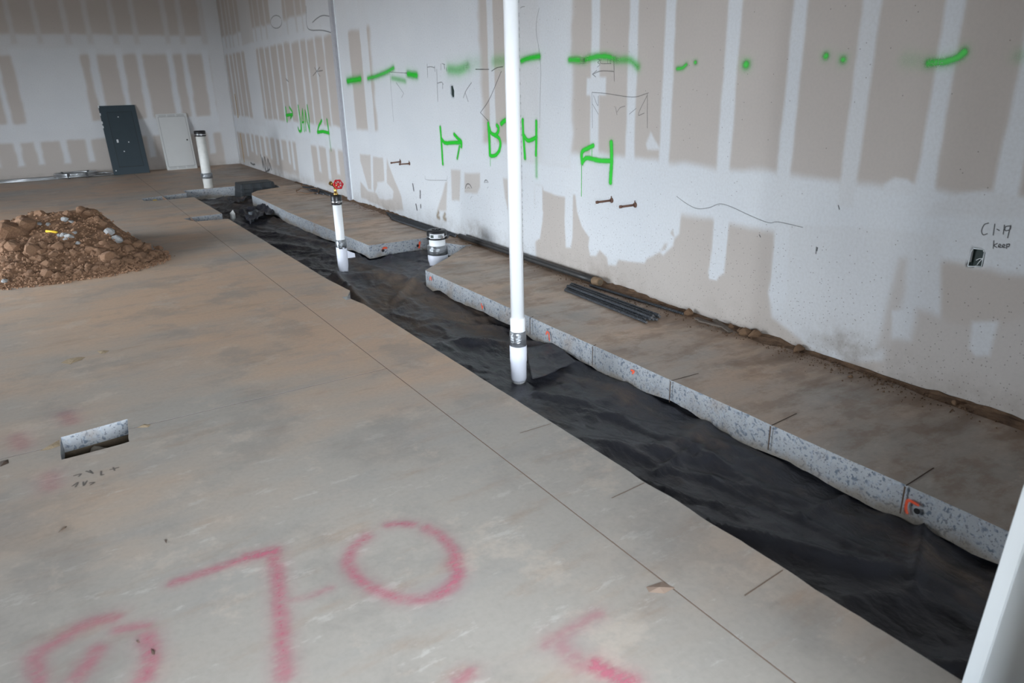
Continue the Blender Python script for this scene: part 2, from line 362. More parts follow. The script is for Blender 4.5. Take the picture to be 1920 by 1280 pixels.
# lower near sheets right of the tall pipe
R2 = lambda pts: [Wp(*q) for q in zz(pts, 960, 220, .2344)]; R3 = lambda pts: [Wp(*q) for q in zz(pts, 1240, 240, .25)]; R4 = lambda pts: [Wp(*q) for q in zz(pts, 1560, 300, .25)]; R5 = lambda pts: [Wp(*q) for q in zz(pts, 1500, 560, .2344)]
ops.append((R2([(182, 540), (243, 550), (245, 740), (250, 760), (225, 970), (170, 1005), (118, 960), (120, 860), (182, 740)]), .9, .01))
ops.append((R2([(250, 480), (520, 480), (520, 610), (425, 640), (340, 620), (250, 585)]), .95, .012))
ops.append((R2([(425, 560), (490, 560), (482, 960), (470, 1040), (430, 1040), (420, 800)]), .9, .01))
ops.append((R2([(490, 480), (1380, 480), (1350, 760), (1335, 930), (1300, 970), (1290, 1030), (1210, 1110), (1180, 1080), (1080, 1130), (1060, 1165), (850, 1140), (830, 1185), (770, 1180), (760, 1120), (700, 1060), (670, 1105), (625, 1105), (612, 1030), (620, 960), (560, 870), (520, 750)]), .95, .012))
ops.append((R2([(1180, 1080), (1215, 1010), (1250, 1000), (1230, 1060)]), .15, .01)); ops.append((R2([(1265, 930), (1285, 890), (1300, 960)]), .15, .008))
ops.append((R3([(400, 600), (515, 620), (470, 1090), (435, 1110), (415, 1145), (355, 1135), (350, 1080), (380, 900)]), .93, .008))
ops.append((R3([(865, 700), (2100, 800), (2100, 1750), (1250, 1750), (830, 1420), (805, 1240), (840, 1000)]), .82, .02))
ops.append((R3([(865, 700), (960, 720), (940, 1250), (900, 1400), (850, 1400), (805, 1240), (840, 1000)]), .92, .008))
ops.append((R4([(505, 735), (565, 735), (545, 960), (500, 1120), (440, 1420), (330, 1420), (420, 1080)]), .25, .03))
ops.append((R5([(730, 480), (740, 100), (940, 90), (905, 260), (890, 340), (780, 340)]), .85, .012))
ops.append((R5([(945, 90), (1060, 110), (1220, 180), (1380, 210), (1580, 215), (1900, 80), (1900, 1300), (700, 700), (640, 560), (720, 330), (890, 340), (915, 250)]), .15, .03))
ops.append((R5([(1375, 180), (1590, 180), (1520, 460), (1400, 460), (1350, 400)]), .8, .015))
ops.append((R4([(770, 330), (860, 290), (1000, 240), (1150, 230), (1440, 290), (1500, 420), (700, 420)]), .8, .012))
# vertices: fine where the camera is close
ys = np.concatenate([np.arange(-4.1, .6, .1), np.arange(.6, 10.6, .0125), np.arange(10.6, FAR_Y+.03, .028)]); zs = np.concatenate([[-.3, -.1], np.arange(-.02, 2.75, .0125), np.arange(2.75, CEIL+.06, .05)])
U, Vv = np.meshgrid(ys, zs, indexing='ij'); mud = build_mask(U, Vv, ops)
dirt = np.clip(1-Vv/.33, 0, 1)**1.6*np.clip(fbm(U*1.1, Vv*2+4, 3)*1.5-.1, 0, 1)
blot = np.exp(-((U-wy(895, 425))/.16)**2-((Vv-.09)/.1)**2)*.9 + np.exp(-((U-wy(1590, 640))/.2)**2-((Vv-.12)/.1)**2)*.7
dirt = np.clip(dirt+blot, 0, 1); speck = np.clip(1.05-Vv/.75, 0.03, 1)*np.clip(1.3-U/11, .15, 1)
HOLE_A = [Wp(*q) for q in zz([(1045, 690), (1060, 662), (1140, 672), (1143, 690), (1120, 800), (1018, 796)], 1560, 300, .25)]
HOLE_B = [Wp(*q) for q in ((844, 161), (849, 160), (852, 170), (852, 182), (847, 184), (844, 175))]
hk = np.ones(U.shape, bool)
for hp in (HOLE_A, HOLE_B): hk &= poly_sd(U+.006, Vv+.006, hp) > .002
wall_right = grid_obj('wall_right', np.stack([np.zeros_like(U), U, Vv], -1), DRY, None, True, {'mud': mud, 'dirt': dirt, 'speck': speck}, hk)
tag(wall_right, 'long drywall wall with taped joints and green spray lettering', kind='structure')

fo = [(rect(LEFT_X, 0, .70, 1.05), .8, .03), (rect(LEFT_X, 0, 2.30, 2.66), .72, .04), (rect(-.32, 0, -.1, 4.4), .7, .03)]
bx = lambda px, py: Bp(px, py)[0]
for c in (-40, 8, 58, 112, 154, 203, 243, 302, 331, 372): fo.append((rect(bx(c-5, 0), bx(c+5, 0), 2.5, 4.4), .42, .03))
for a, b in ((-60, -48), (-14, -2), (24, 153), (169, 184), (221, 232), (258, 270), (315, 326), (343, 353), (381, 394)): fo.append((rect(bx(a, 122), bx(b, 122), .9, 2.4), .85, .03))
for a, b in ((-15, -4), (30, 42), (69, 80), (118, 130), (165, 176), (221, 232), (281, 293), (330, 340), (395, 406)): fo.append((rect(bx(a, 290), bx(b, 290), .26, .9), .8, .03))
for i in range(14): fo.append((rect(-5.2-.41*i, -5.1-.41*i, .3, 2.4), .8, .03))
xs = np.arange(LEFT_X, .03, .03); zs2 = np.arange(-.29, CEIL+.05, .03)
U2, V2 = np.meshgrid(xs, zs2, indexing='ij'); mud2 = build_mask(U2, V2, fo)
wall_far = grid_obj('wall_far', np.stack([U2, np.full_like(U2, FAR_Y), V2], -1), DRY, None, True, {'mud': mud2, 'dirt': np.clip(1-V2/.12, 0, 1)*.5, 'speck': np.full_like(U2, .02)})
tag(wall_far, 'unpainted drywall end wall with mudded stud lines', kind='structure')
for o_, t_ in ((wall_right, Vector((.12, 0, 0))), (wall_far, Vector((0, .12, 0)))):
    md = o_.modifiers.new('solid', 'SOLIDIFY'); md.thickness = .12; md.offset = -1 if o_ is wall_far else 1

# rest of the shell, behind the camera
def shell(name, boxes, mat):
    bm = bmesh.new()
    for lo, hi in boxes:
        r = bmesh.ops.create_cube(bm, size=1)
        for v in r['verts']: v.co = Vector([lo[i]+(v.co[i]+.5)*(hi[i]-lo[i]) for i in range(3)])
    return tag(bm_obj(name, bm, mat), kind='structure')
fx0, fx1, fz0, fz1 = OPEN_F; ly0, ly1, lz0, lz1 = OPEN_L
shell('wall_front', [((LEFT_X, FRONT_Y-.12, -.3), (fx0, FRONT_Y, CEIL)), ((fx1, FRONT_Y-.12, -.3), (.12, FRONT_Y, CEIL)), ((fx0, FRONT_Y-.12, fz1), (fx1, FRONT_Y, CEIL))], PLAIN)
shell('wall_left', [((LEFT_X-.12, FRONT_Y-.12, -.3), (LEFT_X, ly0, CEIL)), ((LEFT_X-.12, ly1, -.3), (LEFT_X, FAR_Y+.12, CEIL)), ((LEFT_X-.12, ly0, lz1), (LEFT_X, ly1, CEIL))], PLAIN)
shell('ceiling', [((LEFT_X-.12, FRONT_Y-.12, CEIL), (.12, FAR_Y+.12, CEIL+.15))], DECK)
shell('shade_wall', [((-2.4, .06, .001), (.0, .16, CEIL)), ((LEFT_X, .06, .001), (-4.7, .16, CEIL)), ((-4.7, .06, 2.6), (-2.4, .16, CEIL))], PLAIN)  # added unseen walls beside the camera, blocking daylight from the near corners
shell('exterior_ground', [((-60, -60, -.3), (60, FRONT_Y-.13, -.16)), ((-60, FRONT_Y-.13, -.3), (LEFT_X-.13, 60, -.16))], PAVE)
def mullions(name, axis):
    t = tag(empty(name, ((fx0+fx1)/2, FRONT_Y-.06, 0) if axis == 'x' else (LEFT_X-.06, (ly0+ly1)/2, 0)), kind='structure')
    a0, a1, h = (fx0, fx1, fz1) if axis == 'x' else (ly0, ly1, lz1)
    n = 5; L = t.location
    for i in range(n+1):
        p = a0 + (a1-a0)*i/n; p = min(max(p, a0+.03), a1-.03)
        lo, hi = ((p-.03-L.x, -.05, 0), (p+.03-L.x, .05, h)) if axis == 'x' else ((-.05, p-.03-L.y, 0), (.05, p+.03-L.y, h))
        box('mullion', lo, hi, FRAME, t)
mullions('window_1', 'x'); mullions('window_2', 'y')

# ------------------------------------------------------------------ floor slabs
NX, TX, RX = -2.241, -1.852, -1.0
floor = grid_obj('floor', np.stack(np.meshgrid(np.linspace(LEFT_X-.1, .1, 45), np.linspace(FRONT_Y-.1, FAR_Y+.1, 70), indexing='ij')+[np.full((45, 70), -.26)], -1), SUBSOIL, None)
tag(floor, 'bare concrete ground floor cut open by a trench', kind='structure')
def rough_line(a, b, amp, step=.05, seed=0):
    a, b = np.array(a, float), np.array(b, float); L = np.linalg.norm(b-a); n = max(1, int(L/step)); d = (b-a)/L; nn = np.array([-d[1], d[0]])
    return [tuple(a+d*L*i/n + (nn*amp*(fbm(np.array([i*step*6+seed*7.7]), np.array([seed*3.3]), 4)[0]-.47)*2 if 0 < i else 0)) for i in range(n)]
def slab(pts, amps, thick=.15, jag=.0, gap=.0025, label=None):
    """pts ccw; amps = edge roughness of each edge (0 straight). One slab panel: top, ragged cut sides."""
    out = []
    for i, p in enumerate(pts):
        q = pts[(i+1) % len(pts)]
        out += rough_line(p, q, amps[i], .04, i+len(out)) if amps[i] else [tuple(p)]
    n = len(out); V = [(x, y, 0.) for x, y in out]
    bot = [(x, y, -thick - jag*(fbm(np.array([x*3+y*2.2]), np.array([y*.7]), 4)[0]-.3)) for x, y in out]
    mid = [(x, y, -thick*.5) for x, y in out]
    V += mid+bot; F = [tuple(range(n))]; fm = [0]
    for k in range(2):
        for i in range(n):
            j = (i+1) % n; F.append((k*n+j, k*n+i, (k+1)*n+i, (k+1)*n+j)); fm.append(1)
    F.append(tuple(range(2*n, 3*n))[::-1]); fm.append(1)
    o = mesh_obj('slab_panel', V, F, FLOOR, floor, mats=[FLOOR, CUT], fmat=fm)
    bm = bmesh.new(); bm.from_mesh(o.data); bmesh.ops.triangulate(bm, faces=[f for f in bm.faces if len(f.verts) > 4]); bm.to_mesh(o.data); bm.free()
    if label: o['label'] = label
    return o
g = .003; CJ = 3.809
hx0, hx1, hy0, hy1 = -3.935, -3.640, 3.635, 3.945
# left field, near and far of the cross joint, with the test-pit box hole on the joint
slab([(LEFT_X, FRONT_Y), (NX-g, FRONT_Y), (NX-g, CJ-g), (hx1, CJ-g), (hx1-.01, hy0+.02), (hx0, hy0), (hx0, CJ-g), (LEFT_X, CJ-g)], [0, 0, 0, .006, .008, .006, 0, 0], thick=.085)
slab([(LEFT_X, CJ+g), (hx0, CJ+g), (hx0+.005, hy1-.04), (hx1+.01, hy1), (hx1, CJ+g), (NX-g, CJ+g), (NX-g, 10.02), (-2.34, 10.35), (NX-g, 10.40), (NX-g, 12.40), (-2.56, 12.50), (-2.56, 12.82), (NX-g, 12.93), (NX-g, FAR_Y), (LEFT_X, FAR_Y)],
     [0, .006, .01, .006, 0, 0, .004, .004, 0, .004, .004, .004, 0, 0, 0], thick=.085, label='wide concrete field left of the long joint')
# strip between the joint and the trench
slab([(NX+g, FRONT_Y), (TX, FRONT_Y), (TX, .9), (TX, 2.1), (TX, 5.17), (-1.895, 5.42), (-1.80, 5.62), (-1.83, 6.1), (TX, 9.95), (NX+g, 10.02)], [0, 0, .016, .004, .01, .012, .006, .003, .004, 0], jag=.05)
slab([(NX+g, 10.41), (-1.83, 10.45), (-1.85, 12.43), (NX+g, 12.40)], [.004, .004, .004, 0], jag=.03)
slab([(NX+g, 12.93), (-1.86, 13.02), (-1.86, 13.36), (-1.0, 13.34), (0, 13.34), (0, FAR_Y), (NX+g, FAR_Y)], [.004, .01, .008, .006, 0, 0, 0], thick=.16, jag=.04)
# slabs left standing between trench and wall
s1 = slab([(RX, FRONT_Y), (0, FRONT_Y), (0, 6.55), (-.20, 6.52), (-.42, 6.33), (-.58, 6.19), (RX+.01, 5.86)], [0, 0, 0, .006, .01, .006, .006], thick=.135, jag=.13)
s2 = slab([(-1.0, 7.21), (-.31, 7.18), (-.28, 6.78), (-.19, 6.56), (0, 6.56), (0, 13.335), (-.40, 13.335), (-.42, 12.66), (-.6, 12.6), (-.85, 12.48), (-1.0, 12.25), (-1.06, 12.0), (-1.06, 11.0), (-1.07, 9.9), (-1.04, 8.8), (-1.02, 7.96)], [.012, .006, .006, 0, 0, 0, .01, .008, .008, .006, .006, .006, .006, .006, .006, .008], thick=.14, jag=.10)

JF = simple('joint_dust', (.22, .145, .10), .95)
box('joint_filler', (NX-.003, FRONT_Y, -.06), (NX+.003, FAR_Y, -.0006), JF, floor); box('joint_filler', (LEFT_X, CJ-.003, -.06), (hx0, CJ+.003, -.0006), JF, floor); box('joint_filler', (hx1, CJ-.003, -.06), (NX, CJ+.003, -.0006), JF, floor)
# ------------------------------------------------------------------ decals: sprayed paint and pencil, thin films on the surfaces
def film(name, strokes, frame, mat, parent, label=None, off=.0012):
    """strokes: [(2d points, radius, strength, halo)]; frame(u, v, off) -> xyz arrays"""
    us = [p[0] for s in strokes for p in s[0]]; vs = [p[1] for s in strokes for p in s[0]]
    R = max(s[1]*(3.2 if s[3] else 1.8) for s in strokes); st = max(min(s[1] for s in strokes)*.27, .0020)
    u = np.arange(min(us)-R, max(us)+R+st, st); v = np.arange(min(vs)-R, max(vs)+R+st, st)
    if len(u)*len(v) > 160000:
        k = math.sqrt(len(u)*len(v)/160000); u = np.linspace(u[0], u[-1], int(len(u)/k)); v = np.linspace(v[0], v[-1], int(len(v)/k))
    UU, VV = np.meshgrid(u, v, indexing='ij'); A = np.zeros_like(UU)
    for pts, r, s, h in strokes:
        d = seg_dist(UU, VV, smooth_pts(pts)); d = d*(1+.35*(fbm(UU*14/(.3+r*10), VV*14/(.3+r*10), 3)-.45))
        a = s*np.exp(-(d/((.95 if h >= .24 else 1.02)*r))**(2. if h >= .24 else 3.4))
        if h: a = np.maximum(a, s*h*np.exp(-(d/(1.5*r))**2)*np.clip(2*(1-d/(3.2*r)), 0, 1))
        A = np.maximum(A, a)
    on = A > .012; keep = on.copy(); keep[:-1] |= on[1:]; keep[:, :-1] |= on[:, 1:]; keep[:-1, :-1] |= on[1:, 1:]
    o = grid_obj(name, np.stack(frame(UU, VV, off), -1), mat, parent, False, {'a': A}, keep)
    if label: o['label'] = label
    return o
fr_wall = lambda u, v, o: (np.full_like(u, -o), u, v)
fr_floor = lambda u, v, o: (u, v, np.full_like(u, o))
def P8(pts): return [Wp(*q) for q in zz(pts, 640, 220, .1875)]
def P6(pts): return [Wp(*q) for q in zz(pts, 420, 160, .1875)]
H_ = .22
film('spray_mark', [(P6([(617, 225), (624, 290), (632, 358)]), .026, .95, H_), (P6([(622, 300), (685, 290)]), .026, .95, H_), (P6([(655, 218), (685, 275), (668, 325)]), .022, .9, H_)], fr_wall, GREEN, wall_right, 'small green sprayed arrow left of the letters JAN')
film('spray_mark', [(P6([(742, 205), (755, 290), (768, 400), (768, 455), (752, 455), (742, 425)]), .022, .95, H_), (P6([(777, 460), (781, 340), (785, 238)]), .017, .95, .1), (P6([(785, 238), (795, 330), (805, 458)]), .017, .95, .1), (P6([(780, 372), (800, 365)]), .014, .9, 0),
     (P6([(819, 452), (812, 250)]), .016, .95, .1), (P6([(812, 255), (835, 365), (858, 460)]), .018, .95, .1), (P6([(857, 460), (850, 330), (832, 200)]), .02, .95, H_)], fr_wall, GREEN, wall_right, 'green sprayed letters JAN')
film('spray_mark', [(P6([(978, 350), (948, 410), (936, 470)]), .022, .95, H_), (P6([(936, 470), (990, 462), (1050, 478)]), .026, .95, H_), (P6([(1030, 345), (1042, 420), (1050, 478)]), .022, .95, H_), (P6([(1050, 490), (1060, 570), (1072, 650)]), .016, .5, .3)], fr_wall, GREEN, wall_right, 'green sprayed arrow with a drip right of JAN')
film('spray_mark', [(P8([(990, 100), (1000, 220), (1015, 465)]), .020, 1, H_), (P8([(1000, 215), (1040, 255), (1110, 252), (1200, 250)]), .022, 1, H_), (P8([(1130, 170), (1170, 215), (1200, 245), (1200, 290)]), .021, 1, H_), (P8([(1182, 290), (1172, 350), (1160, 410)]), .018, .85, H_)], fr_wall, GREEN, wall_right, 'green sprayed H-shaped arrow pointing right')
film('spray_mark', [(P8([(1470, 62), (1480, 200), (1487, 375)]), .022, 1, H_), (P8([(1478, 100), (1498, 155), (1535, 175), (1565, 150), (1573, 105), (1556, 80)]), .02, 1, H_), (P8([(1535, 180), (1575, 205), (1592, 262), (1580, 330), (1548, 375), (1508, 386), (1487, 372)]), .02, 1, H_), (P8([(1490, 390), (1491, 485)]), .004, .9, 0),
     (P8([(1602, 62), (1645, 28), (1720, 22)]), .024, 1, H_), (P8([(1672, 40), (1680, 200), (1690, 420)]), .02, .9, H_)], fr_wall, GREEN, wall_right, 'green sprayed letters B and T beside the tall pipe')
R2p = R2
film('spray_mark', [(R2p([(86, 20), (92, 150), (105, 325)]), .018, 1, H_), (R2p([(90, 140), (130, 185), (195, 160)]), .02, 1, H_), (R2p([(195, 32), (195, 150), (193, 300)]), .018, 1, H_), (R2p([(195, 300), (197, 470)]), .022, .4, .3)], fr_wall, GREEN, wall_right, 'green sprayed letter H right of the tall pipe')
film('spray_mark', [(R2p([(650, 225), (600, 250), (560, 280), (562, 365)]), .020, 1, H_), (R2p([(562, 360), (600, 325), (700, 345), (785, 348)]), .020, 1, H_), (R2p([(795, 200), (797, 350), (788, 520)]), .021, 1, H_), (R2p([(557, 385), (556, 630)]), .0035, 1, 0), (R2p([(640, 240), (640, 310)]), .0035, 1, 0)], fr_wall, GREEN, wall_right, 'green sprayed H-shaped arrow pointing left, with a long drip')
WP = lambda pts: [Wp(*q) for q in pts]
dabs = [([(652, 152), (664, 150), (676, 148)], .045, .95), ([(690, 147), (705, 143), (725, 135), (738, 127)], .035, .75), ([(735, 146), (748, 149), (760, 152)], .035, .45), ([(765, 139), (781, 141)], .04, .95), ([(842, 130), (860, 131), (876, 124)], .06, .5), ([(882, 122), (896, 118)], .07, .14), ([(926, 115), (950, 113)], .05, .32),
        ([(978, 114), (992, 109), (1011, 106)], .028, .95), ([(1068, 112), (1093, 113)], .028, .85), ([(1098, 112), (1120, 106), (1140, 106), (1152, 111)], .028, .85), ([(1158, 112), (1180, 113), (1189, 119), (1196, 126)], .03, .6), ([(1270, 129), (1280, 127), (1287, 121)], .016, .85), ([(1304, 117)], .017, .95), ([(1399, 121)], .03, 1), ([(1549, 105)], .022, 1), ([(1581, 112)], .024, .85), ([(1742, 118), (1770, 116), (1795, 108), (1808, 98)], .022, 1), ([(1700, 113), (1740, 116)], .04, .14), ([(1912, 105)], .03, .22)]
for i, (p, r, s) in enumerate(dabs): film('spray_dab', [(WP(p), r, s, .25)], fr_wall, GREEN, wall_right)
# pencil and marker lines
def pencil(pp, w=.0024, s=.55): film('pencil_line', [([Wp(*q) for q in smooth_pts(p, 4)] if len(p) > 2 else WP(p), w*(1.0 if wy(*p[0]) < 6 else 1.5), s, 0) for p in pp], fr_wall, PENCIL, wall_right, off=.0008)
pencil([[(1269, 368), (1288, 382), (1308, 391), (1330, 389), (1350, 382), (1372, 388), (1400, 401), (1440, 417), (1460, 416), (1505, 426)]])
pencil([[(1110, 173), (1135, 175), (1160, 179), (1180, 181.5), (1195, 181), (1216, 174)], [(1110, 174), (1111, 240)], [(1214, 176), (1214, 240)], [(1113, 179), (1121, 198), (1122, 180)], [(1111, 195), (1122, 214)], [(1154, 200), (1157, 215)], [(1157, 210), (1163, 202), (1172, 199)], [(1180, 214), (1193, 203)], [(1214, 178), (1197, 214), (1208, 212)]])
pencil([[(1111, 139), (1128, 133), (1151, 134)], [(1111, 139), (1119, 132)], [(1111, 139), (1117, 144)], [(1151, 110), (1152, 152)]], .0032)
pencil([[(1121, 111), (1125, 113), (1121, 117), (1125, 121), (1120, 126)], [(1127, 112), (1127, 119), (1146, 119)], [(1140, 109), (1140, 118)], [(1144, 109), (1144, 118)]])
pencil([[(1011, 15), (1006, 40), (1006, 65), (1010, 88), (1014, 130), (1013, 180), (1012, 240)]], .0022, .6)
pencil([[(976, 15), (979, 13), (984, 12)]], .003)
pencil([[(801, 120), (802, 145)], [(801, 126), (808, 125), (815, 127)], [(815, 124), (816, 134)], [(819, 130), (821, 190)], [(820, 156), (828, 154), (831, 158)], [(830, 157), (830, 166)]], .0028, .6)
pencil([[(884, 155), (874, 170), (869, 183)], [(872, 173), (878, 190)]], .0028, .6)
pencil([[(731, 135), (748, 136), (763, 137)], [(731, 136), (738, 228)], [(743, 155), (757, 175)], [(757, 175), (753, 183)]], .0026, .5)
pencil([[(922, 133), (932, 127), (943, 125)], [(940, 134), (918, 185), (901, 211)], [(901, 211), (915, 226)], [(892, 130), (917, 130)]], .0028, .6)
pencil([[(827, 120), (827, 131)], [(829, 119), (834, 121)], [(833, 122), (834, 129)], [(837, 127), (838, 133)]], .003, .5)
pencil([[(797, 330), (801, 337), (838, 338)], [(838, 338), (839, 330)]], .0025, .4)
pencil([[(518+10.5*math.cos(a), 41-12*math.sin(a)) for a in np.linspace(.6, 6.6, 16)]], .005, .5)
pencil([[(586, 42), (595, 34), (606, 29), (620, 31)], [(574, 12), (575, 45), (582, 56), (605, 57), (627, 63)]], .005, .55)
pencil([[(587, 142), (600, 126)], [(590, 127), (600, 143)], [(594, 134), (605, 132)], [(536, 147), (541, 153), (537, 150)]], .005, .5)
pencil([[(489, 290), (494, 314), (492, 296), (498, 319), (496, 294), (503, 321), (502, 298), (506, 316), (498, 322)], [(506, 306), (509, 318)], [(470, 305), (474, 308), (478, 308)]], .012, .7)
pencil([zz(p, 1560, 300, .25) for p in ([(1175, 472), (1142, 485), (1123, 530), (1135, 560), (1165, 552)], [(1222, 480), (1210, 562)], [(1238, 518), (1256, 528)], [(1294, 488), (1285, 555)], [(1334, 494), (1303, 500), (1300, 528), (1335, 520), (1340, 492), (1318, 582)],
        [(1215, 605), (1210, 662)], [(1240, 625), (1215, 640), (1238, 655)], [(1250, 648), (1268, 640), (1258, 630), (1248, 650), (1270, 655)], [(1278, 650), (1298, 640), (1286, 632), (1278, 652), (1300, 656)], [(1312, 630), (1310, 662)], [(1312, 632), (1332, 630), (1326, 648), (1312, 650)])], .0024, .9)
pencil([[(1531, 463), (1530, 475)], [(1533, 464), (1532, 470)], [(1572, 385), (1574, 392)], [(1424, 440), (1426, 444)]], .003, .8)
pencil([[(774, 345), (776, 357)], [(788, 358), (788, 371)], [(780, 383), (782, 393)], [(789, 384), (789, 389)]], .008, .9)
def wallblot(pts, mat, off=.001):
    q = WP(pts); return mesh_obj('wall_blot', [(-off, a, b) for a, b in q], [tuple(range(len(q)))[::-1]], mat, wall_right)
for a, b in (((440, 176), (447, 221)), ((451, 250), (458, 304))):
    p, q = Wp(*a), Wp(*b); yy = (p[0]+q[0])/2; box('wood_strip', (-.004, yy-.02, q[1]), (.002, yy+.02, p[1]), WOODM, wall_right)
# patched round cut-outs low on the wall
TANB = m_mark('tan_patch', (.36, .26, .15))
for cx, cy in ((821, 401), (833, 404)):
    c = Wp(cx, cy); film('round_patch', [([(c[0]-.02, c[1]+.02), (c[0]+.015, c[1]-.03), (c[0]-.03, c[1]-.04)], .026, .55, .2)], fr_wall, TANB, wall_right, off=.0009)
for cx, cy, r in ((879, 358, .075), (912, 345, .04)):
    c = Wp(cx, cy); film('patch_edge', [([(c[0]+r*math.cos(a), c[1]+r*math.sin(a)) for a in np.linspace(.3, 2.6, 8)], .006, .6, 0), ([(c[0]+.5*r*math.cos(a), c[1]-.1*r+.6*r*math.sin(a)) for a in np.linspace(.8, 2.2, 5)], .004, .45, 0), ([(c[0]-.9*r, c[1]-.6*r), (c[0]-.4*r, c[1]-1.0*r)], .004, .35, 0)], fr_wall, PENCIL, wall_right, off=.0009)
# control joint between the two runs of wall
box('control_joint', (-.045, JOINT_Y-.06, -.0), (0, JOINT_Y+.05, CEIL), GREYTRIM, wall_right, .004)
for yy in (JOINT_Y-.075, JOINT_Y+.055): box('bead_flange', (-.012, yy-.012, 0), (0, yy+.012, CEIL), TRIMWHITE, wall_right, .002)
# device-box openings in the drywall
def opening(hp, label, cols=7):
    c = np.mean(hp, 0); ys_ = [p[0]-c[0] for p in hp]; zs_ = [p[1]-c[1] for p in hp]; a0, a1, b0, b1 = min(ys_)-.02, max(ys_)+.02, min(zs_)-.02, max(zs_)+.02
    t = empty('outlet_opening', (0, c[0], c[1])); t.parent = wall_right; t['label'] = label
    box('box_back', (.016, a0, b0), (.05, a1, b1), DARKBOX, t, .002)
    n = len(hp)
    for k in range(n):
        p, q = hp[k], hp[(k+1) % n]; tube('cut_edge', [(.001, p[0]-c[0], p[1]-c[1]), (.001, q[0]-c[0], q[1]-c[1])], .0028, TRIMWHITE, t, 6)
    return t, c
t, c = opening(HOLE_A, 'dark electrical box opening below the note C1-19')
for pp in ([(1140, 725), (1105, 760), (1085, 785)], [(1078, 752), (1100, 740), (1138, 738)]):
    tube('loose_wire', [(.004, q[0]-c[0], q[1]-c[1]) for q in [Wp(*p) for p in zz(pp, 1560, 300, .25)]], .002, LABEL, t, 6)
opening(HOLE_B, 'narrow dark slot cut in the wall')

# floor marks
FPl = lambda pts, ox, oy, s: [Fp(*q) for q in zz(pts, ox, oy, s)]
a4 = (500, 880, .3646); a3 = (0, 880, .3646); a2 = (0, 560, .28125)
film('chalk_mark', [(FPl([(520, 345), (450, 400), (420, 480), (470, 560), (580, 630), (720, 668), (850, 655), (950, 590), (985, 510), (960, 420), (900, 350), (820, 300)], *a4), .028, 0.48, .3), (FPl([(960, 480), (985, 530), (950, 600), (880, 645)], *a4), .03, 0.58, .3), (FPl([(625, 285), (690, 280), (750, 285)], *a4), .024, 0.48, .3)], fr_floor, PINK, floor, 'pink sprayed ring on the concrete')
film('chalk_mark', [(FPl([(890, 585), (1050, 530), (1170, 490), (1290, 450), (1410, 420)], *a3), .024, 0.47, .3), (FPl([(1270, 455), (1410, 420)], *a3), .03, 0.66, .3), (FPl([(1400, 420), (1430, 550), (1440, 700), (1450, 850), (1460, 1060)], *a3), .032, 0.48, .3), (FPl([(1480, 680), (1600, 650), (1700, 610)], *a3), .02, 0.23, .3)], fr_floor, PINK, floor, 'pink sprayed seven on the concrete')
film('chalk_mark', [(FPl([(190, 950), (300, 885), (440, 800), (580, 765)], *a3), .035, 0.39, .3), (FPl([(500, 930), (470, 980), (400, 1070)], *a3), .035, 0.39, .3), (FPl([(600, 825), (750, 800)], *a3), .025, 0.39, .3), (FPl([(760, 860), (775, 980), (740, 1080)], *a3), .035, 0.47, .3), (FPl([(180, 960), (200, 1090)], *a3), .03, 0.39, .3)], fr_floor, PINK, floor, 'worn pink sprayed strokes near the bottom left')
film('chalk_mark', [(FPl([(1440, 900), (1560, 830), (1700, 745)], *a4), .03, 0.27, .3), (FPl([(1490, 880), (1620, 1010)], *a4), .04, 0.27, .3), (FPl([(1690, 1005), (1780, 1060), (1870, 1090)], *a4), .035, 0.70, .3), (FPl([(990, 1085), (1040, 1050)], *a4), .03, 0.39, .3)], fr_floor, PINK, floor, 'worn pink sprayed strokes near the bottom centre')
for p, r in (([(430, 770), (480, 820)], .05), ([(110, 920), (150, 990)], .05), ([(330, 1180), (340, 1260)], .05)): film('chalk_mark', [(FPl(p, *a2), r, .22, .3)], fr_floor, PINK, floor)
film('marker_note', [(FPl(p, *a2), .004, .6, 0) for p in ([(495, 1180), (540, 1168), (525, 1185)], [(575, 1150), (610, 1160)], [(600, 1145), (620, 1165)], [(675, 1150), (675, 1175), (690, 1172)], [(735, 1140), (790, 1125)], [(755, 1125), (765, 1145)], [(485, 1248), (520, 1225), (505, 1255)], [(555, 1222), (560, 1245), (580, 1215)], [(600, 1228), (630, 1225), (605, 1240)])], fr_floor, PENCIL, floor, 'handwritten numbers on the concrete')
# spalls, overcut saw lines
def spall(pts, name='spall', mat=TANSPALL, z=.002):
    q = [Fp(*p) for p in pts]; c = np.mean(q, 0); V = [(c[0], c[1], z+.004)]+[(a, b, z-.0015) for a, b in q]
    return mesh_obj(name, V, [(0, 1+i, 1+(i+1) % len(q)) for i in range(len(q))], mat, floor)
spall(zz([(405, 428), (450, 402), (520, 388), (570, 388), (545, 408), (490, 425), (470, 437)], *a2)); spall(zz([(645, 348), (690, 343), (730, 345), (705, 362), (670, 368)], *a2)); spall(zz([(910, 860), (960, 835), (1005, 840), (990, 856)], *a2)); spall(zz([(265, 1015), (330, 975), (395, 940), (400, 980), (330, 1005)], *a2)); spall(zz([(0, 1085), (55, 1070), (60, 1095), (0, 1120)], *a2), mat=CUTLINE)
spall(zz([(735, 235), (780, 225), (785, 245), (760, 252)], 400, 480, .328), mat=CONC); spall(zz([(430, 915), (490, 895), (540, 918), (500, 940), (440, 935)], 1000, 650, .492), mat=simple('floor_stain', (.36, .26, .2), .7))
for pts in ([(300, 325), (345, 290), (340, 300)], [(845, 365), (860, 360), (855, 380)], [(775, 920), (800, 930), (795, 955), (780, 950)], [(700, 880), (720, 888), (708, 893)]): spall(zz(pts, *a3), mat=CUTLINE)
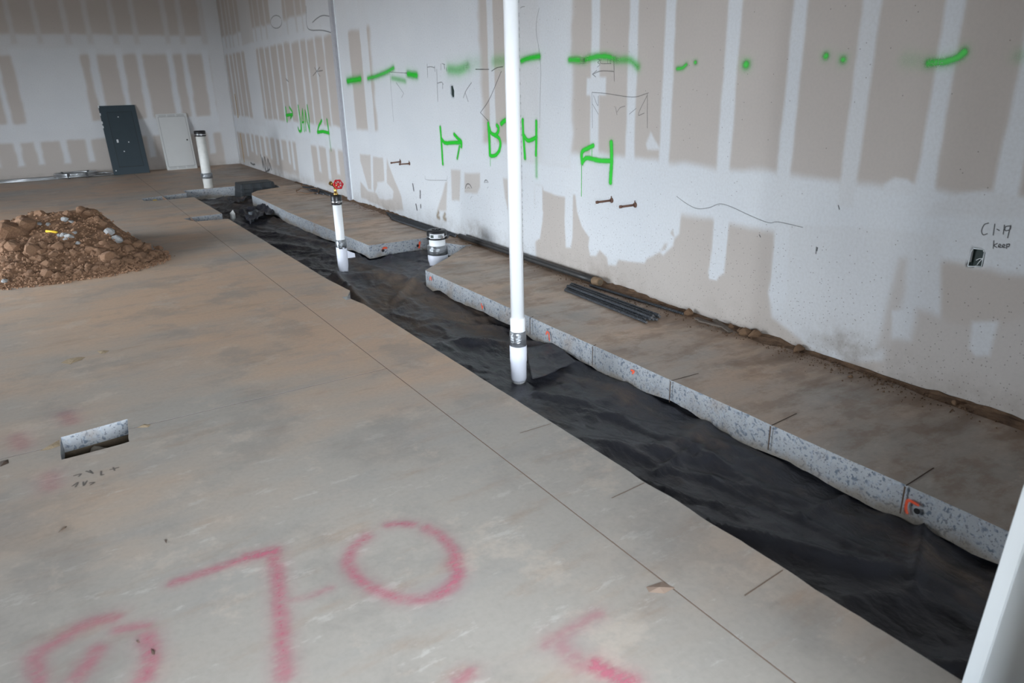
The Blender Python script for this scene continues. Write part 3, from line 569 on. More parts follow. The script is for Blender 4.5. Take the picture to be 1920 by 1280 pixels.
def saw(a, b, w=.004, z=.0012, mat=None):
    a, b = np.array(a), np.array(b); d = (b-a)/np.linalg.norm(b-a); n = np.array([-d[1], d[0]])*w/2
    return mesh_obj('saw_cut', [(*(a-n), z), (*(b-n), z), (*(b+n), z), (*(a+n), z)], [(0, 1, 2, 3)], mat or CUTLINE, floor)
for a, b in (((1396, 1117), (1470, 1068)), ((1147, 934), (1209, 905)), ((975, 812), (1034, 794))): saw(Fp(*a), (TX-.012, Fp(*b)[1]), .0035, mat=JF)
def facecut(a, b, ztop=-.001, zb=-.13):
    p, q = Fp(*a), Fp(*b); saw((RX, p[1]), q, .006)
    mesh_obj('saw_cut', [(RX-.006, p[1]-.004, ztop), (RX-.006, p[1]+.004, ztop), (RX-.006, p[1]+.003, zb), (RX-.006, p[1]-.003, zb)], [(0, 1, 2, 3)], CUTLINE, floor)
facecut((1446, 798), (1494, 775)); facecut((1698, 911), (1751, 877)); facecut((1258, 714), (1310, 700)); facecut((1111, 649), (1118, 646)); facecut((994, 596), (1000, 593))
# orange locator marks round drilled dowel holes in the slab faces
fr_face = lambda u, v, o: (np.full_like(u, RX-.007-o), u, v)
def orange(px, py, pts, hole=None, r=.007):
    q = on_x(px, py, RX); film('paint_mark', [([(q[1]-a*.04, q[2]+b*.04) for a, b in pts], r, .95, .15)], fr_face, ORANGE, floor)
    if hole: lathe('dowel_hole', [(.010, 0), (.013, .006)], RUBBER, floor, 12, T(RX-.002, q[1]-hole[0]*.04, q[2]+hole[1]*.04, 0, 0, -math.pi/2))
orange(809, 523, [(-.5, -.2), (-.2, .4), (.2, .4), (.4, -.1)]); orange(905, 574, [(-.2, .5), (0, 0), (.2, -.4), (.4, .1)]); orange(1029, 628, [(-.5, .1), (-.2, .6), (.3, .4), (.4, -.3), (.5, -.7)]); orange(1188, 698, [(-.3, .3), (.3, .3), (0, -.1)]); orange(1712, 952, [(.5, .7), (-.5, .7), (-.6, -.2), (-.4, -.7)], (.5, -.05))
fr_near = lambda u, v, o: (u, np.full_like(u, 7.165-o), v)
for px, py, pts in ((721, 468, [(-.6, 0), (-.1, .5), (.6, .4)]), (786, 459, [(.2, .7), (0, 0), (-.1, -.7)])):
    q = on_y(px, py, 7.165); film('paint_mark', [([(q[0]+a*.04, q[2]+b*.04) for a, b in pts], .011, .95, .15)], fr_near, ORANGE, floor)
    lathe('dowel_hole', [(.013, 0), (.016, .006)], RUBBER, floor, 12, T(q[0]-.02, 7.165, q[2]-.005, 0, math.pi/2))

# ------------------------------------------------------------------ black plastic in the trench
def ridge(X, Y, pts, w, h): return h*np.exp(-(seg_dist(X, Y, [on_floor(*p, -.16)[:2] for p in pts])/w)**2)
xs = np.arange(-2.62, -.14, .018); ysm = np.arange(.22, 13.3, .02)
X, Y = np.meshgrid(xs, ysm, indexing='ij')
z = -.185 + .05*(fbm(X*1.3, Y*.8, 2)-.4)
rd = lambda n: 1-np.abs(2*n-1)
k1 = rd(vnoise(X*2.1+Y*.9+.8*fbm(X*2, Y*2, 2), Y*.9-X*.35+3)); k2 = rd(vnoise(X*5+Y*2.5+1.2*fbm(X*3, Y*3, 2)+9, Y*2.4-X*1.1+7)); k3 = rd(vnoise(X*11-Y*4+1.5*fbm(X*4, Y*4, 2), Y*5.5+X*3+1))
k4 = rd(vnoise(X*23+Y*9+2*fbm(X*7, Y*7, 2)+40, Y*11-X*6+20))
z += .040*k1**4 + .022*k2**3 + .009*k3**3 + .005*k4**3
z += .05*np.clip((-1.72-X)/.15, 0, 1.2)                                     # lapped up under the left slab
z += ridge(X, Y, [(1000, 735), (1080, 752), (1150, 775), (1230, 815), (1330, 855), (1420, 905)], .03, .022) + ridge(X, Y, [(1340, 830), (1290, 850), (1230, 885)], .012, .02) + ridge(X, Y, [(1585, 925), (1500, 968), (1330, 895)], .016, .02) + ridge(X, Y, [(1500, 968), (1580, 1010), (1650, 1040)], .02, .018) + ridge(X, Y, [(1730, 985), (1720, 1050), (1712, 1110)], .014, .025)
z += ridge(X, Y, [(632, 520), (660, 545), (680, 565)], .04, .05) + ridge(X, Y, [(790, 520), (760, 545), (740, 560)], .04, .03) + ridge(X, Y, [(660, 480), (720, 485), (790, 478)], .04, .03)
under = ((X > RX) & (Y < 5.9)) | ((X > -1.02) & (Y > 7.15) & (Y < 12.4))
z = np.where(under, np.minimum(z, -.17), z); z = np.minimum(z, -.105); z = np.where(X < TX-.02, np.minimum(z, -.17), z)
in_notch = ((Y > 10.0) & (Y < 10.45)) | ((Y > 12.4) & (Y < 13.0)); keepm = ~((X < -2.0) & ~in_notch)
dust = .25*np.exp(-((Y-5.6)/1.0)**2)+.10*np.clip((Y-8)/5, 0, 1)+.16*np.exp(-((X+1.15)/.12)**2) - .05
sheet = grid_obj('plastic_sheet', np.stack([X, Y, z], -1), SHEET, None, True, {'dust': dust}, keepm)
tag(sheet, 'long wrinkled black plastic vapour barrier lining the trench', 'plastic sheet')
def flap(name, quad, n, amp, base, mat, label, curl=0., sd=0.):
    """a smaller loose piece of sheet: quad of floor points"""
    a, b, c, d = [np.array(q, float) for q in quad]; s, t_ = np.meshgrid(np.linspace(0, 1, n), np.linspace(0, 1, n), indexing='ij')
    Q = (1-s)[..., None]*((1-t_)[..., None]*a+t_[..., None]*d) + s[..., None]*((1-t_)[..., None]*b+t_[..., None]*c)
    zz_ = base + amp*(rd(vnoise(Q[..., 0]*6+sd, Q[..., 1]*3+sd))**2+.5*rd(vnoise(Q[..., 0]*14+sd, Q[..., 1]*8-sd))**2) + curl*np.clip(s-.75, 0, 1)*4*t_
    o = grid_obj(name, np.stack([Q[..., 0], Q[..., 1], zz_], -1), mat, None, True, {'dust': np.zeros_like(zz_)})
    md = o.modifiers.new('solid', 'SOLIDIFY'); md.thickness = .002
    return tag(o, label, 'plastic sheet')
fp = lambda px, py, z=-.13: on_floor(px, py, z)[:2]
flap('plastic_sheet', [fp(985, 652), fp(1040, 645), fp(1080, 680), fp(998, 712)], 26, .018, -.140, SHEET, 'small black plastic flap lapped beside the tall pipe')
flap('plastic_sheet', [fp(448, 400), fp(520, 385), fp(541, 388), fp(470, 422)], 30, .09, -.16, SHEET, 'crumpled black plastic fold standing up near the far trench notch', .05, 3.)
flap('plastic_sheet', [fp(425, 372), fp(450, 366), fp(470, 372), fp(432, 384)], 24, .06, -.15, SHEET, 'bunched black plastic strip near the far standpipe', .02, 8.)

# ------------------------------------------------------------------ standpipes
def ring(name, r0, r1, z0, z1, mat, par, seg=40, wob=0.): return lathe(name, [(r0, z0), (r1, z0+.002), (r1, z1-.002), (r0, z1)], mat, par, seg, None, wob)
def standpipe(name, x, y, label, r, top, tape, sleeve, cap=True, pm=PVC, seat=-.2):
    t = tag(empty(name, (x, y, seat)), label, 'pipe'); o = -seat
    lathe('pipe', [(r, 0), (r, o+top)], pm, t, 44)
    lathe('sleeve', [(r*1.05, .0), (r*1.08, .06), (r*1.22, .10), (r*1.25, o+sleeve-.02), (r*1.06, o+sleeve)], WRAP, t, 44, None, .012)
    ring('duct_tape', r*1.1, r*1.24, o+tape[0], o+tape[1], TAPE, t, 44, .02)
    if cap:
        lathe('rubber_cap', [(r*1.18, o+top-.075), (r*1.22, o+top-.07), (r*1.22, o+top+.008), (r*1.08, o+top+.016), (r*.5, o+top+.016)], RUBBER, t, 44)
        ring('clamp_band', r*1.18, r*1.25, o+top-.055, o+top-.038, STEEL, t, 44)
        box('clamp_screw', (-.012, -r*1.25-.014, o+top-.058), (.014, -r*1.25, o+top-.034), STEEL, t, .002)
    return t
bp = on_floor(973, 712, -.17)
tall = tag(empty('standpipe', (bp[0], bp[1], -.2)), 'tall thin white plastic pipe rising out of frame from the trench', 'pipe')
R_ = .0415
lathe('pipe', [(R_, .02), (R_, 3.3)], PVC, tall, 48)
lathe('coupling', [(R_, .33), (R_*1.12, .335), (R_*1.12, .44), (R_, .446)], PVC, tall, 48)
ring('duct_tape', R_*1.1, R_*1.23, .262, .36, TAPE, tall, 48, .02)
lathe('sleeve', [(R_*1.05, .03), (R_*1.18, .045), (R_*1.22, .15), (R_*1.28, .165), (R_*1.28, .262), (R_*1.15, .268)], WRAP, tall, 48, None, .015)
lathe('concrete_collar', [(R_*1.0, -.04), (R_*.98, .04)], CONC, tall, 24, None, .06)
for i in range(60):                                       # printed line down the right side of the pipe
    if random.random() < .75:
        zt = .9+i*.034; aa = YAW*-1+.28
        box('print_mark', (R_-.0004, -.0045, zt), (R_+.0006, .0045, zt+random.uniform(.008, .022)), INK, tall, 0, Matrix.Rotation(-.62, 4, 'Z'))
bp = on_floor(645, 510, -.17)
valve = standpipe('standpipe', bp[0], bp[1], 'white standpipe topped by a brass valve with red handwheel', .043, .585, (.075, .165), .11)
o = .2+.585+.016
lathe('valve_stem', [(.022, o-.004), (.022, o+.02), (.015, o+.024), (.015, o+.075), (.019, o+.08), (.019, o+.105), (.012, o+.11)], BRASS, valve, 18)
lathe('valve_outlet', [(.013, 0), (.013, .05), (.019, .052), (.019, .07)], BRASS, valve, 16, T(0, 0, o+.085, .45, 0, -1.0))
tube('valve_bonnet', [Vector((.0, 0, o+.08)), Vector((.008, -.04, o+.096)), Vector((.012, -.062, o+.107))], [.016, .015, .008], BRASS, valve, 14)
V, F = [], []; nw, ns = 36, 8                              # lobed handwheel
for i in range(nw):
    a = 2*math.pi*i/nw; Rr = .040*(1+.09*math.cos(6*a))
    for k in range(ns):
        b = 2*math.pi*k/ns; V.append(((Rr+.008*math.cos(b))*math.cos(a), (Rr+.008*math.cos(b))*math.sin(a), .008*math.sin(b)))
for i in range(nw):
    for k in range(ns): F.append((i*ns+k, ((i+1) % nw)*ns+k, ((i+1) % nw)*ns+(k+1) % ns, i*ns+(k+1) % ns))
_n = Vector((-.16, -.93, .33)).normalized(); WM = Matrix.Translation((.012, -.066, o+.108)) @ _n.to_track_quat('Z', 'Y').to_matrix().to_4x4()
wh = mesh_obj('handwheel', [tuple(WM @ Vector(v)) for v in V], F, RED, valve, True)
for i in range(6):
    a = math.pi*i/3; tube('spoke', [WM @ Vector((0, 0, 0)), WM @ Vector((.040*math.cos(a), .040*math.sin(a), 0))], .006, RED, wh, 8)
lathe('hub', [(.012, -.008), (.012, .01), (.006, .014)], RED, wh, 14, WM)
mesh_obj('tape_tail', [(.045, -.02, .25), (.115, -.045, .215), (.118, -.045, .175), (.05, -.02, .17), (.047, -.014, .25), (.116, -.04, .214), (.119, -.04, .176), (.052, -.014, .17)], [(0, 1, 2, 3), (7, 6, 5, 4), (0, 4, 5, 1), (1, 5, 6, 2), (2, 6, 7, 3), (3, 7, 4, 0)], WRAP, valve)
short = standpipe('standpipe', -.52, 6.54, 'short wide white pipe stub with black rubber cap and label', .083, .195, (-.04, .055), -.03)
V, F = [], []
for i in range(13):
    a = -2.75+1.5*i/12
    V += [(.1045*math.cos(a), .1045*math.sin(a), .2+.195-.058), (.1045*math.cos(a), .1045*math.sin(a), .2+.195-.012)]
mesh_obj('label', V, [(2*i, 2*i+2, 2*i+3, 2*i+1) for i in range(12)], LABEL, short, True)
for a0, a1, n in ((-2.68, -2.35, 1), (-1.9, -1.45, 7)):
    for j in range(n):
        b0 = a0+(a1-a0)*j/n; b1 = b0+(a1-a0)/n*(.55 if n > 1 else 1)
        q = [(.1052*math.cos(b), .1052*math.sin(b), h) for b in (b0, (b0+b1)/2, b1) for h in (.2+.195-.05, .2+.195-.02)]
        mesh_obj('print_mark', q, [(0, 2, 3, 1), (2, 4, 5, 3)], INK, short)
for i in range(4): box('cap_rib', (-.05, -.008, .2+.195+.014), (.05, .008, .2+.195+.024), RUBBER, short, .003, Matrix.Rotation(i*math.pi/4, 4, 'Z'))
bp = on_floor(394, 368, -.15)
farp = standpipe('standpipe', bp[0], bp[1], 'far white standpipe with black rubber cap, stained lower down', .076, .93, (.16, .25), -.14, pm=PVC_DIRTY)
lathe('skirt', [(.16, .0), (.12, .05), (.095, .10), (.085, .18)], PVC_DIRTY, farp, 30, None, .05)

# ------------------------------------------------------------------ bars, black pipe, wire along the wall
def m_rebar():
    m, nt, bs = M_('rebar_steel'); v = coords(nt); setc(nt, bs, mixc(nt, noise(nt, v, 25), (.035, .040, .047), (.10, .105, .115)), .5, .5)
    wv = nd(nt, 'ShaderNodeTexWave', {'Vector': v, 'Scale': 22., 'Distortion': .5}, bands_direction='Y'); bump(nt, bs, wv.outputs['Fac'], .8, .006); return m
REBAR = m_rebar(); REND = simple('cut_bar_end', (.35, .36, .38), .4, .8)
def bars(label, specs, r, group):
    for i, (a, b, l) in enumerate(specs):
        a, b = Vector(a), Vector(b); t = tag(empty('rebar', a), l, 'rebar', group)
        n = 8; pts = [Vector((0, 0, 0)).lerp(b-a, k/n) for k in range(n+1)]; tube('bar', pts, r, REBAR, t, 10)
        d = (a-b).normalized()
        for e, s in ((Vector((0, 0, 0)), 1), (b-a, -1)): tube('cut_end', [e, e+d*s*.003], r*.85, REND, t, 10)
ra = on_floor(1058, 546); rb = on_floor(1210, 606); sp = []
order = ['trench-side bar', 'second bar from the trench side', 'third bar from the trench side', 'fourth bar from the trench side', 'fifth bar from the trench side', 'sixth bar from the trench side', 'wall-side bar lying on the slab']
for i in range(7):
    off = i*.027; sp.append(((ra[0]+off*.95+.01, ra[1]+.02*i, .011), (rb[0]+off+.012*math.sin(i), rb[1]-.01+.018*((i*3) % 4), .011), 'near rebar bundle on the slab: '+order[i]))
for i in range(3): sp.append(((ra[0]+.055+i*.035, ra[1]+.03, .030), (rb[0]+.06+i*.038, rb[1]+.015*((i*2) % 3), .030), 'near rebar bundle on the slab: %s bar of the upper layer' % ('trench-side', 'middle', 'wall-side')[i]))
sp.append(((-.14, 4.52, .011), (-.085, 3.52, .011), 'single rebar between the near bundle and the wall'))
bars('', sp, .0105, 'near rebar bundle')
sp = []
for i in range(5): sp.append(((-.185+i*.034, 8.48+.12*i, .012+.0*i), (-.165+i*.032, 7.0+.05*(i % 3), .012), 'middle rebar bundle behind the short pipe: %s' % ('trench-side bar', 'second bar from the trench side', 'middle bar', 'second bar from the wall', 'wall-side bar')[i]))
bars('', sp, .012, 'middle rebar bundle')
sp = []
for i in range(4): sp.append(((-.05-.03*i, 12.6-.1*i, .012), (-.06-.045*i, 10.9+.16*i, .012), 'far rebar bundle by the control joint: %s' % ('wall-side bar', 'second bar from the wall', 'third bar from the wall', 'trench-side bar')[i]))
bars('', sp, .013, 'far rebar bundle')
bpz = .035
pA = on_floor(862, 442, bpz); pB = on_floor(1118, 527, bpz); pA[0] = min(pA[0], -.045); pB[0] = min(pB[0], -.07)
bpipe = tag(empty('steel_pipe', pA), 'long black steel pipe lying along the wall base, with a coupling', 'pipe')
d = Vector(pB-pA); tube('pipe', [d*(k/10) for k in range(11)], .026, BLACKSTEEL, bpipe, 20)
tube('coupling', [d*.985, d*.99, d*1.018, d*1.022], [.030, .037, .037, .031], simple('rust_dusty_iron', (.20, .13, .075), .8, .1, .4, 30), bpipe, 22)
tube('bore', [d*1.0225, d*1.0228], .024, SUBSOIL, bpipe, 18)
c0 = on_floor(577, 360, .01)
tag(tube('wire_loop', [Vector(c0)+Vector((.17*math.cos(a)*(1+.1*math.sin(2*a)), .30*math.sin(a), .01+.02*math.sin(3*a)**2)) for a in np.linspace(.3, 5.9, 30)]+[Vector(c0)+Vector((.3, .45, .01)), Vector(c0)+Vector((.12, .75, .02))], .006, simple('rusty_wire', (.20, .11, .06), .8, .2), None, 6), 'bent loop of rusty tie wire on the far slab', 'wire')
# rusty stub-outs through the wall
def stub(px0, py0, px1, py1, label):
    a = np.array([-.10, *Wp(px0, py0)]); q = np.array(Wp(px1, py1)); root = (q[0], q[1])
    # the stub leaves the wall at its far end and points into the room
    a = on_x(px0, py0, -.115); b = np.array([-.0, q[0], q[1]]); t = tag(empty('pipe_stub', b), label, 'pipe stub'); d = Vector(a-b)
    tube('stub', [d*.0, d*.85], .0085, RUST, t, 12); tube('end_cap', [d*.82, d*.84, d*.99, d], [.009, .0115, .0115, .009], RUST, t, 12); tube('wall_flange', [Vector((0, 0, 0)), Vector((-.008, 0, 0))], [.021, .017], RUST, t, 14)
    tube('stem', [Vector((-.008, 0, 0)), Vector((-.008, -.004, .034))], .004, RUST, t, 6)
stub(1117, 379.5, 1147, 375.5, 'left rusty pipe stub of the pair nearest the camera'); stub(1161, 388, 1191, 384, 'right rusty pipe stub of the pair nearest the camera')
stub(732, 305.5, 751, 303, 'left rusty pipe stub of the far pair'); stub(748, 308, 768, 306.5, 'right rusty pipe stub of the far pair')

# ------------------------------------------------------------------ panel covers and conduit at the far wall
def cover(name, bl, br, zt, yb, mat, dmat, label, louv, thick=.03):
    wdt = abs(br-bl); lean = math.atan2(FAR_Y-.01-yb-thick, zt); L = zt/math.cos(lean)
    t = tag(empty(name, ((bl+br)/2, yb, .001)), label, 'panel cover'); t.rotation_euler = (-lean, 0, 0)
    box('cover', (-wdt/2, 0, 0), (wdt/2, thick, L), mat, t, .006)
    return t, wdt, L
t, wd, L = cover('panel_cover', -2.60, -1.93, 1.33, 16.93, DARKPANEL, DARKDOOR, 'dark blue-grey electrical panel cover leaning on the far wall', False)
dr = box('door', (-wd*.30, -.008, L*.11), (wd*.36, .002, L*.90), DARKDOOR, t, .003); box('door_seam', (-wd*.31, -.002, L*.105), (wd*.37, .0005, L*.905), SEAM, t)
box('latch', (-wd*.22, -.014, L*.46), (-wd*.17, -.008, L*.505), SCUFF, dr, .002)
for u, v in ((-.08, .33), (.10, .46), (-.42, .06), (-.03, .83)): lathe('screw', [(.012, 0), (.010, .004)], SCUFF, t, 10, T(u*wd, -.009, v*L, 0, math.pi/2))
for v in (.86, .74, .68, .97): box('scratch', (-wd*.505, -.001, v*L), (-wd*.48, .004, v*L+.05), SCUFF, t)
t, wd, L = cover('panel_cover', -1.575, -.97, 1.13, 17.10, WHITEPANEL, WHITEPANEL, 'off-white electrical panel cover leaning on the far wall', True)
dr = box('door', (-wd*.43, -.006, L*.06), (wd*.43, .002, L*.94), WHITEPANEL, t, .003); box('door_seam', (-wd*.44, -.0015, L*.055), (wd*.44, .0005, L*.945), simple('grey_gap', (.25, .25, .25), .8), t)
for v in (.975, .955, .045, .025):
    for k in range(3): box('louvre', (-wd*.42+k*wd*.29, -.004, v*L-.004), (-wd*.42+k*wd*.29+wd*.25, .001, v*L+.003), simple('louvre_grey', (.30, .30, .29), .7) if not k else bpy.data.materials['louvre_grey'], t)  # louvres in a plain grey, darker than the cover
lathe('latch', [(.016, 0), (.014, .006)], SEAM, dr, 14, T(wd*.35, -.006, L*.52, 0, math.pi/2))
for i, (x0, x1, yo, l) in enumerate(((-5.2, -2.62, 16.98, 'front galvanised conduit lying along the far wall'), (-5.0, -2.62, 17.20, 'middle galvanised conduit lying along the far wall'), (-4.6, -3.3, 17.34, 'rear galvanised conduit lying against the far wall'))):
    tag(tube('conduit', [(x0, yo+.02, .017), (x1, yo+(.02 if i else -.06), .017)], .016, GALV, None, 12), l, 'conduit', 'conduits on the floor')
cc = Vector((-3.25, 17.08, 0)); t = tag(empty('cable_coil', cc), 'coil of flexible metal conduit tied with black bands at the far wall', 'coil')
tube('coil', [Vector(((.36+.02*math.sin(a*.37))*math.cos(a), (.28+.02*math.sin(a*.53))*math.sin(a), .03+.016*(a/6.283))) for a in np.linspace(0, 6.283*4, 120)], .016, GALV, t, 8)
for a in (.9, 2.3, 4.3, 5.2): box('tie_band', (-.025, -.03, .012), (.025, .03, .105), RUBBER, t, .006, Matrix.Translation((.36*math.cos(a), .28*math.sin(a), 0)))
tube('loose_end', [Vector((.34, 0, .05)), Vector((.5, .08, .05)), Vector((.62, .02, .03)), Vector((.66, -.12, .02))], .012, GALV, t, 8)

# ------------------------------------------------------------------ soil heap
pc = np.array([-4.25, 8.75]); xs = np.arange(-6.1, -2.7, .028); yp = np.arange(7.3, 10.6, .028); X, Y = np.meshgrid(xs, yp, indexing='ij')
fr = np.array([Fp(*q) for q in ((-200, 545), (0, 541), (60, 535), (130, 526), (200, 516), (250, 506), (298, 492), (314, 480))])
outl = [(-6.0, 8.2), (-5.4, 7.62)]+[tuple(a) for a in fr[1:]]+[(-2.93, 8.35), (-3.02, 8.9), (-3.2, 9.35), (-3.5, 9.75), (-4.2, 10.2), (-5.2, 10.2), (-5.9, 9.4)]
sd = -poly_sd(X, Y, outl); sd = sd + .10*(fbm(X*3, Y*3, 3)-.45)
hgt = np.clip(sd, 0, None)
rl = np.array([on_y(a, b, 8.95 if a < 200 else 8.95-.0045*(a-200)) for a, b in ((-150, 470), (-60, 440), (0, 418), (30, 408), (60, 398), (90, 393), (130, 389), (180, 389), (200, 405), (228, 428), (262, 450), (290, 466), (312, 478))])
rz = np.interp(X, rl[:, 0], rl[:, 2]); ry = np.interp(X, rl[:, 0], rl[:, 1]); fy = np.interp(X, [a for a, b in outl[:9]], [b for a, b in outl[:9]]); by = 10.15-.75*np.clip((X+4.2)/1.3, 0, 1)
tf = np.clip((Y-fy)/np.maximum(ry-fy, .05), 0, 1); tb = np.clip((by-Y)/np.maximum(by-ry, .05), 0, 1)
shape = np.maximum(rz, 0)*np.where(Y < ry, tf**.8, tb**.9)
k = np.clip(hgt*5, 0, 1); zt = shape - .03*k + k*(.09*(fbm(X*4, Y*4, 4)-.45) + .055*(fbm(X*13, Y*13, 3)-.45)) + .05*k*np.clip(fbm(X*6+4, Y*6, 2)-.5, 0, 1)*4
zt = np.where(sd < 0, -.01, np.maximum(zt, .002))
pile = tag(empty('dirt_pile', (0, 0, 0)), 'heap of red-brown excavated soil and clods on the slab', 'dirt pile')
grid_obj('mound', np.stack([X, Y, zt], -1), SOIL, pile, True, None, sd > -.05)
def zpile(x, y):
    i = int(round((x-xs[0])/.028)); j = int(round((y-yp[0])/.028))
    return float(zt[min(max(i, 0), len(xs)-1), min(max(j, 0), len(yp)-1)])
def rock_mesh(name, sub, seed, mat, flat=.75):
    bm = bmesh.new(); bmesh.ops.create_icosphere(bm, subdivisions=sub, radius=1); r = random.Random(seed)
    pl = [(Vector((r.uniform(-1, 1), r.uniform(-1, 1), r.uniform(-1, 1))).normalized(), r.uniform(.52, .80)) for _ in range(11)]
    for v in bm.verts:
        for n, dd in pl:
            e = v.co.dot(n)-dd
            if e > 0: v.co -= n*e
        v.co *= r.uniform(.95, 1.05); v.co.z *= flat
    me = bpy.data.meshes.new(name); bm.to_mesh(me); bm.free(); me.materials.append(mat); return me
CLODM = m_soil('clod_soil', (.19, .10, .055), (.36, .21, .125), 14)
clods = [rock_mesh('clod', 2, i, CLODM) for i in range(6)]; chunks = [rock_mesh('concrete_chunk', 2, 40+i, CONC, .7) for i in range(4)]
def put(me, name, x, y, z, s, par=None):
    o = link(bpy.data.objects.new(name, me), par); o.location = (x, y, z); o.rotation_euler = (random.uniform(-.4, .4), random.uniform(-.4, .4), random.uniform(0, 6.28)); o.scale = (s*random.uniform(.8, 1.25), s*random.uniform(.8, 1.2), s); return o
def surf(px, py):          # where a sight line meets the heap
    d = ray(px, py); Q = CAM+d*np.linspace(5, 14, 900)[:, None]
    i = np.round((Q[:, 0]-xs[0])/.028).astype(int); j = np.round((Q[:, 1]-yp[0])/.028).astype(int)
    ok = (i >= 0) & (i < len(xs)) & (j >= 0) & (j < len(yp)); h = np.where(ok, zt[np.clip(i, 0, len(xs)-1), np.clip(j, 0, len(yp)-1)], -1)
    hit = np.nonzero(Q[:, 2] < h)[0]
    return Q[hit[0]] if len(hit) else on_floor(px, py)
big = [(20, 440, .17), (45, 425, .12), (110, 465, .08), (100, 478, .055), (200, 485, .10), (185, 478, .09), (170, 470, .07), (240, 470, .075), (255, 460, .065), (275, 465, .065), (300, 468, .06), (262, 485, .075), (235, 455, .05), (290, 480, .05), (88, 497, .06), (88, 515, .075), (110, 520, .06), (155, 490, .05), (140, 475, .05), (60, 470, .09), (25, 465, .10), (210, 460, .05), (245, 492, .05), (150, 512, .05), (130, 505, .045), (125, 402, .06), (150, 396, .07), (168, 400, .06), (182, 412, .05), (192, 420, .05), (75, 402, .06), (40, 412, .07), (60, 455, .06), (10, 420, .06)]
for px, py, s in big:
    q = surf(px, py)
    if q[2] < .01 and q[1] > 8.6: continue
    put(random.choice(clods), 'clod', q[0], q[1], q[2]+s*.15, s, pile)
for i in range(210):
    px, py = random.uniform(5, 312), random.uniform(455, 536)
    py = min(py, 540-px*.18+random.uniform(-12, 2)); s = random.choice((.02, .026, .03, .035, .045)); q = surf(px, py)
    if poly_sd(np.array([q[0]]), np.array([q[1]]), outl)[0] < .04: put(random.choice(clods), 'clod', q[0], q[1], max(q[2], .0)+s*.25, s, pile)
# crumbs too small to tell apart
def bits(name, spots, mat, parent=None):
    """one mesh of small angular bits; spots: (x, y, z, size)"""
    b = np.array([(-1, -.6, -.5), (.9, -.7, -.5), (.2, 1, -.5), (-.3, -.4, .6), (.5, .1, .5)]); tri = np.array([(0, 2, 1), (0, 1, 4), (0, 4, 3), (1, 2, 4), (2, 3, 4), (2, 0, 3)])
    n = len(spots); P = np.array(spots); a = rng.random(n)*6.28; c, sn = np.cos(a), np.sin(a)
    Q = b[None]*P[:, 3][:, None, None]*(.7+.6*rng.random((n, 5, 1))); R = np.stack([Q[..., 0]*c[:, None]-Q[..., 1]*sn[:, None], Q[..., 0]*sn[:, None]+Q[..., 1]*c[:, None], Q[..., 2]], -1)+P[:, None, :3]
    F = (tri[None]+np.arange(n)[:, None, None]*5).reshape(-1, 3)
    return mesh_obj(name, R.reshape(-1, 3), F.tolist(), mat, parent)
sp = []
for i in range(3400):
    if i % 3:
        q = surf(random.uniform(0, 312), random.uniform(400, 538)); x, y = q[0], q[1]
    else:
        e = random.randrange(1, 8); a, b = outl[e], outl[e+1]; f = random.random(); x = a[0]+(b[0]-a[0])*f+random.gauss(.0, .03); y = a[1]+(b[1]-a[1])*f+random.gauss(.02, .05)
    if poly_sd(np.array([x]), np.array([y]), outl)[0] > .09: continue
    s = random.uniform(.005, .017); sp.append((x, y, max(zpile(x, y), 0)+s*.4, s))
bits('crumbs', sp, CLODM, pile)['kind'] = 'stuff'
cl = [(73, 423, .06, 'left-hand pale stone on the heap, beside a smaller one'), (90, 422, .045, 'small pale stone just right of the left-hand one'), (123, 413, .07, 'pale concrete lump below the heap crest'), (134, 417, .04, 'small pale lump right of the crest lump'), (112, 443, .05, 'pale stone right of the yellow stick'), (120, 442, .05, 'pale stone in the cluster by the yellow stick, upper one'), (130, 445, .06, 'pale flat stone in the cluster by the yellow stick, right one'), (124, 451, .045, 'pale stone in the cluster by the yellow stick, lowest one'), (205, 439, .11, 'long white concrete lump on the right flank of the heap'), (220, 451, .095, 'white concrete lump nearest the right tip of the heap'), (146, 457, .04, 'small pale stone below the stone cluster'), (139, 437, .035, 'small pale stone above the stone cluster'), (12, 528, .05, 'pale stone at the lower left of the heap')]
for px, py, s, l in cl:
    q = surf(px, py); tag(put(random.choice(chunks), 'concrete_chunk', q[0], q[1], q[2]+s*.12, s*.72, None), l, 'stone', 'pale lumps on the heap')
q0, q1 = surf(87, 437), surf(109, 439); hz = max(q0[2], q1[2])+.02
tag(tube('yellow_stick', [(q0[0], q0[1], q0[2]+.02), (q0[0]*.1+q1[0]*.9, q0[1]*.1+q1[1]*.9, q1[2]+.021), (q1[0], q1[1], q1[2]+.02)], [.013, .013, .004], YELLOW, None, 8), 'yellow marking stick lying on the soil heap', 'stick')

# ------------------------------------------------------------------ odds and ends
ct = tag(empty('crate', (-.77, 12.98, -.2)), 'black plastic crate upside down in the trench end', 'crate')
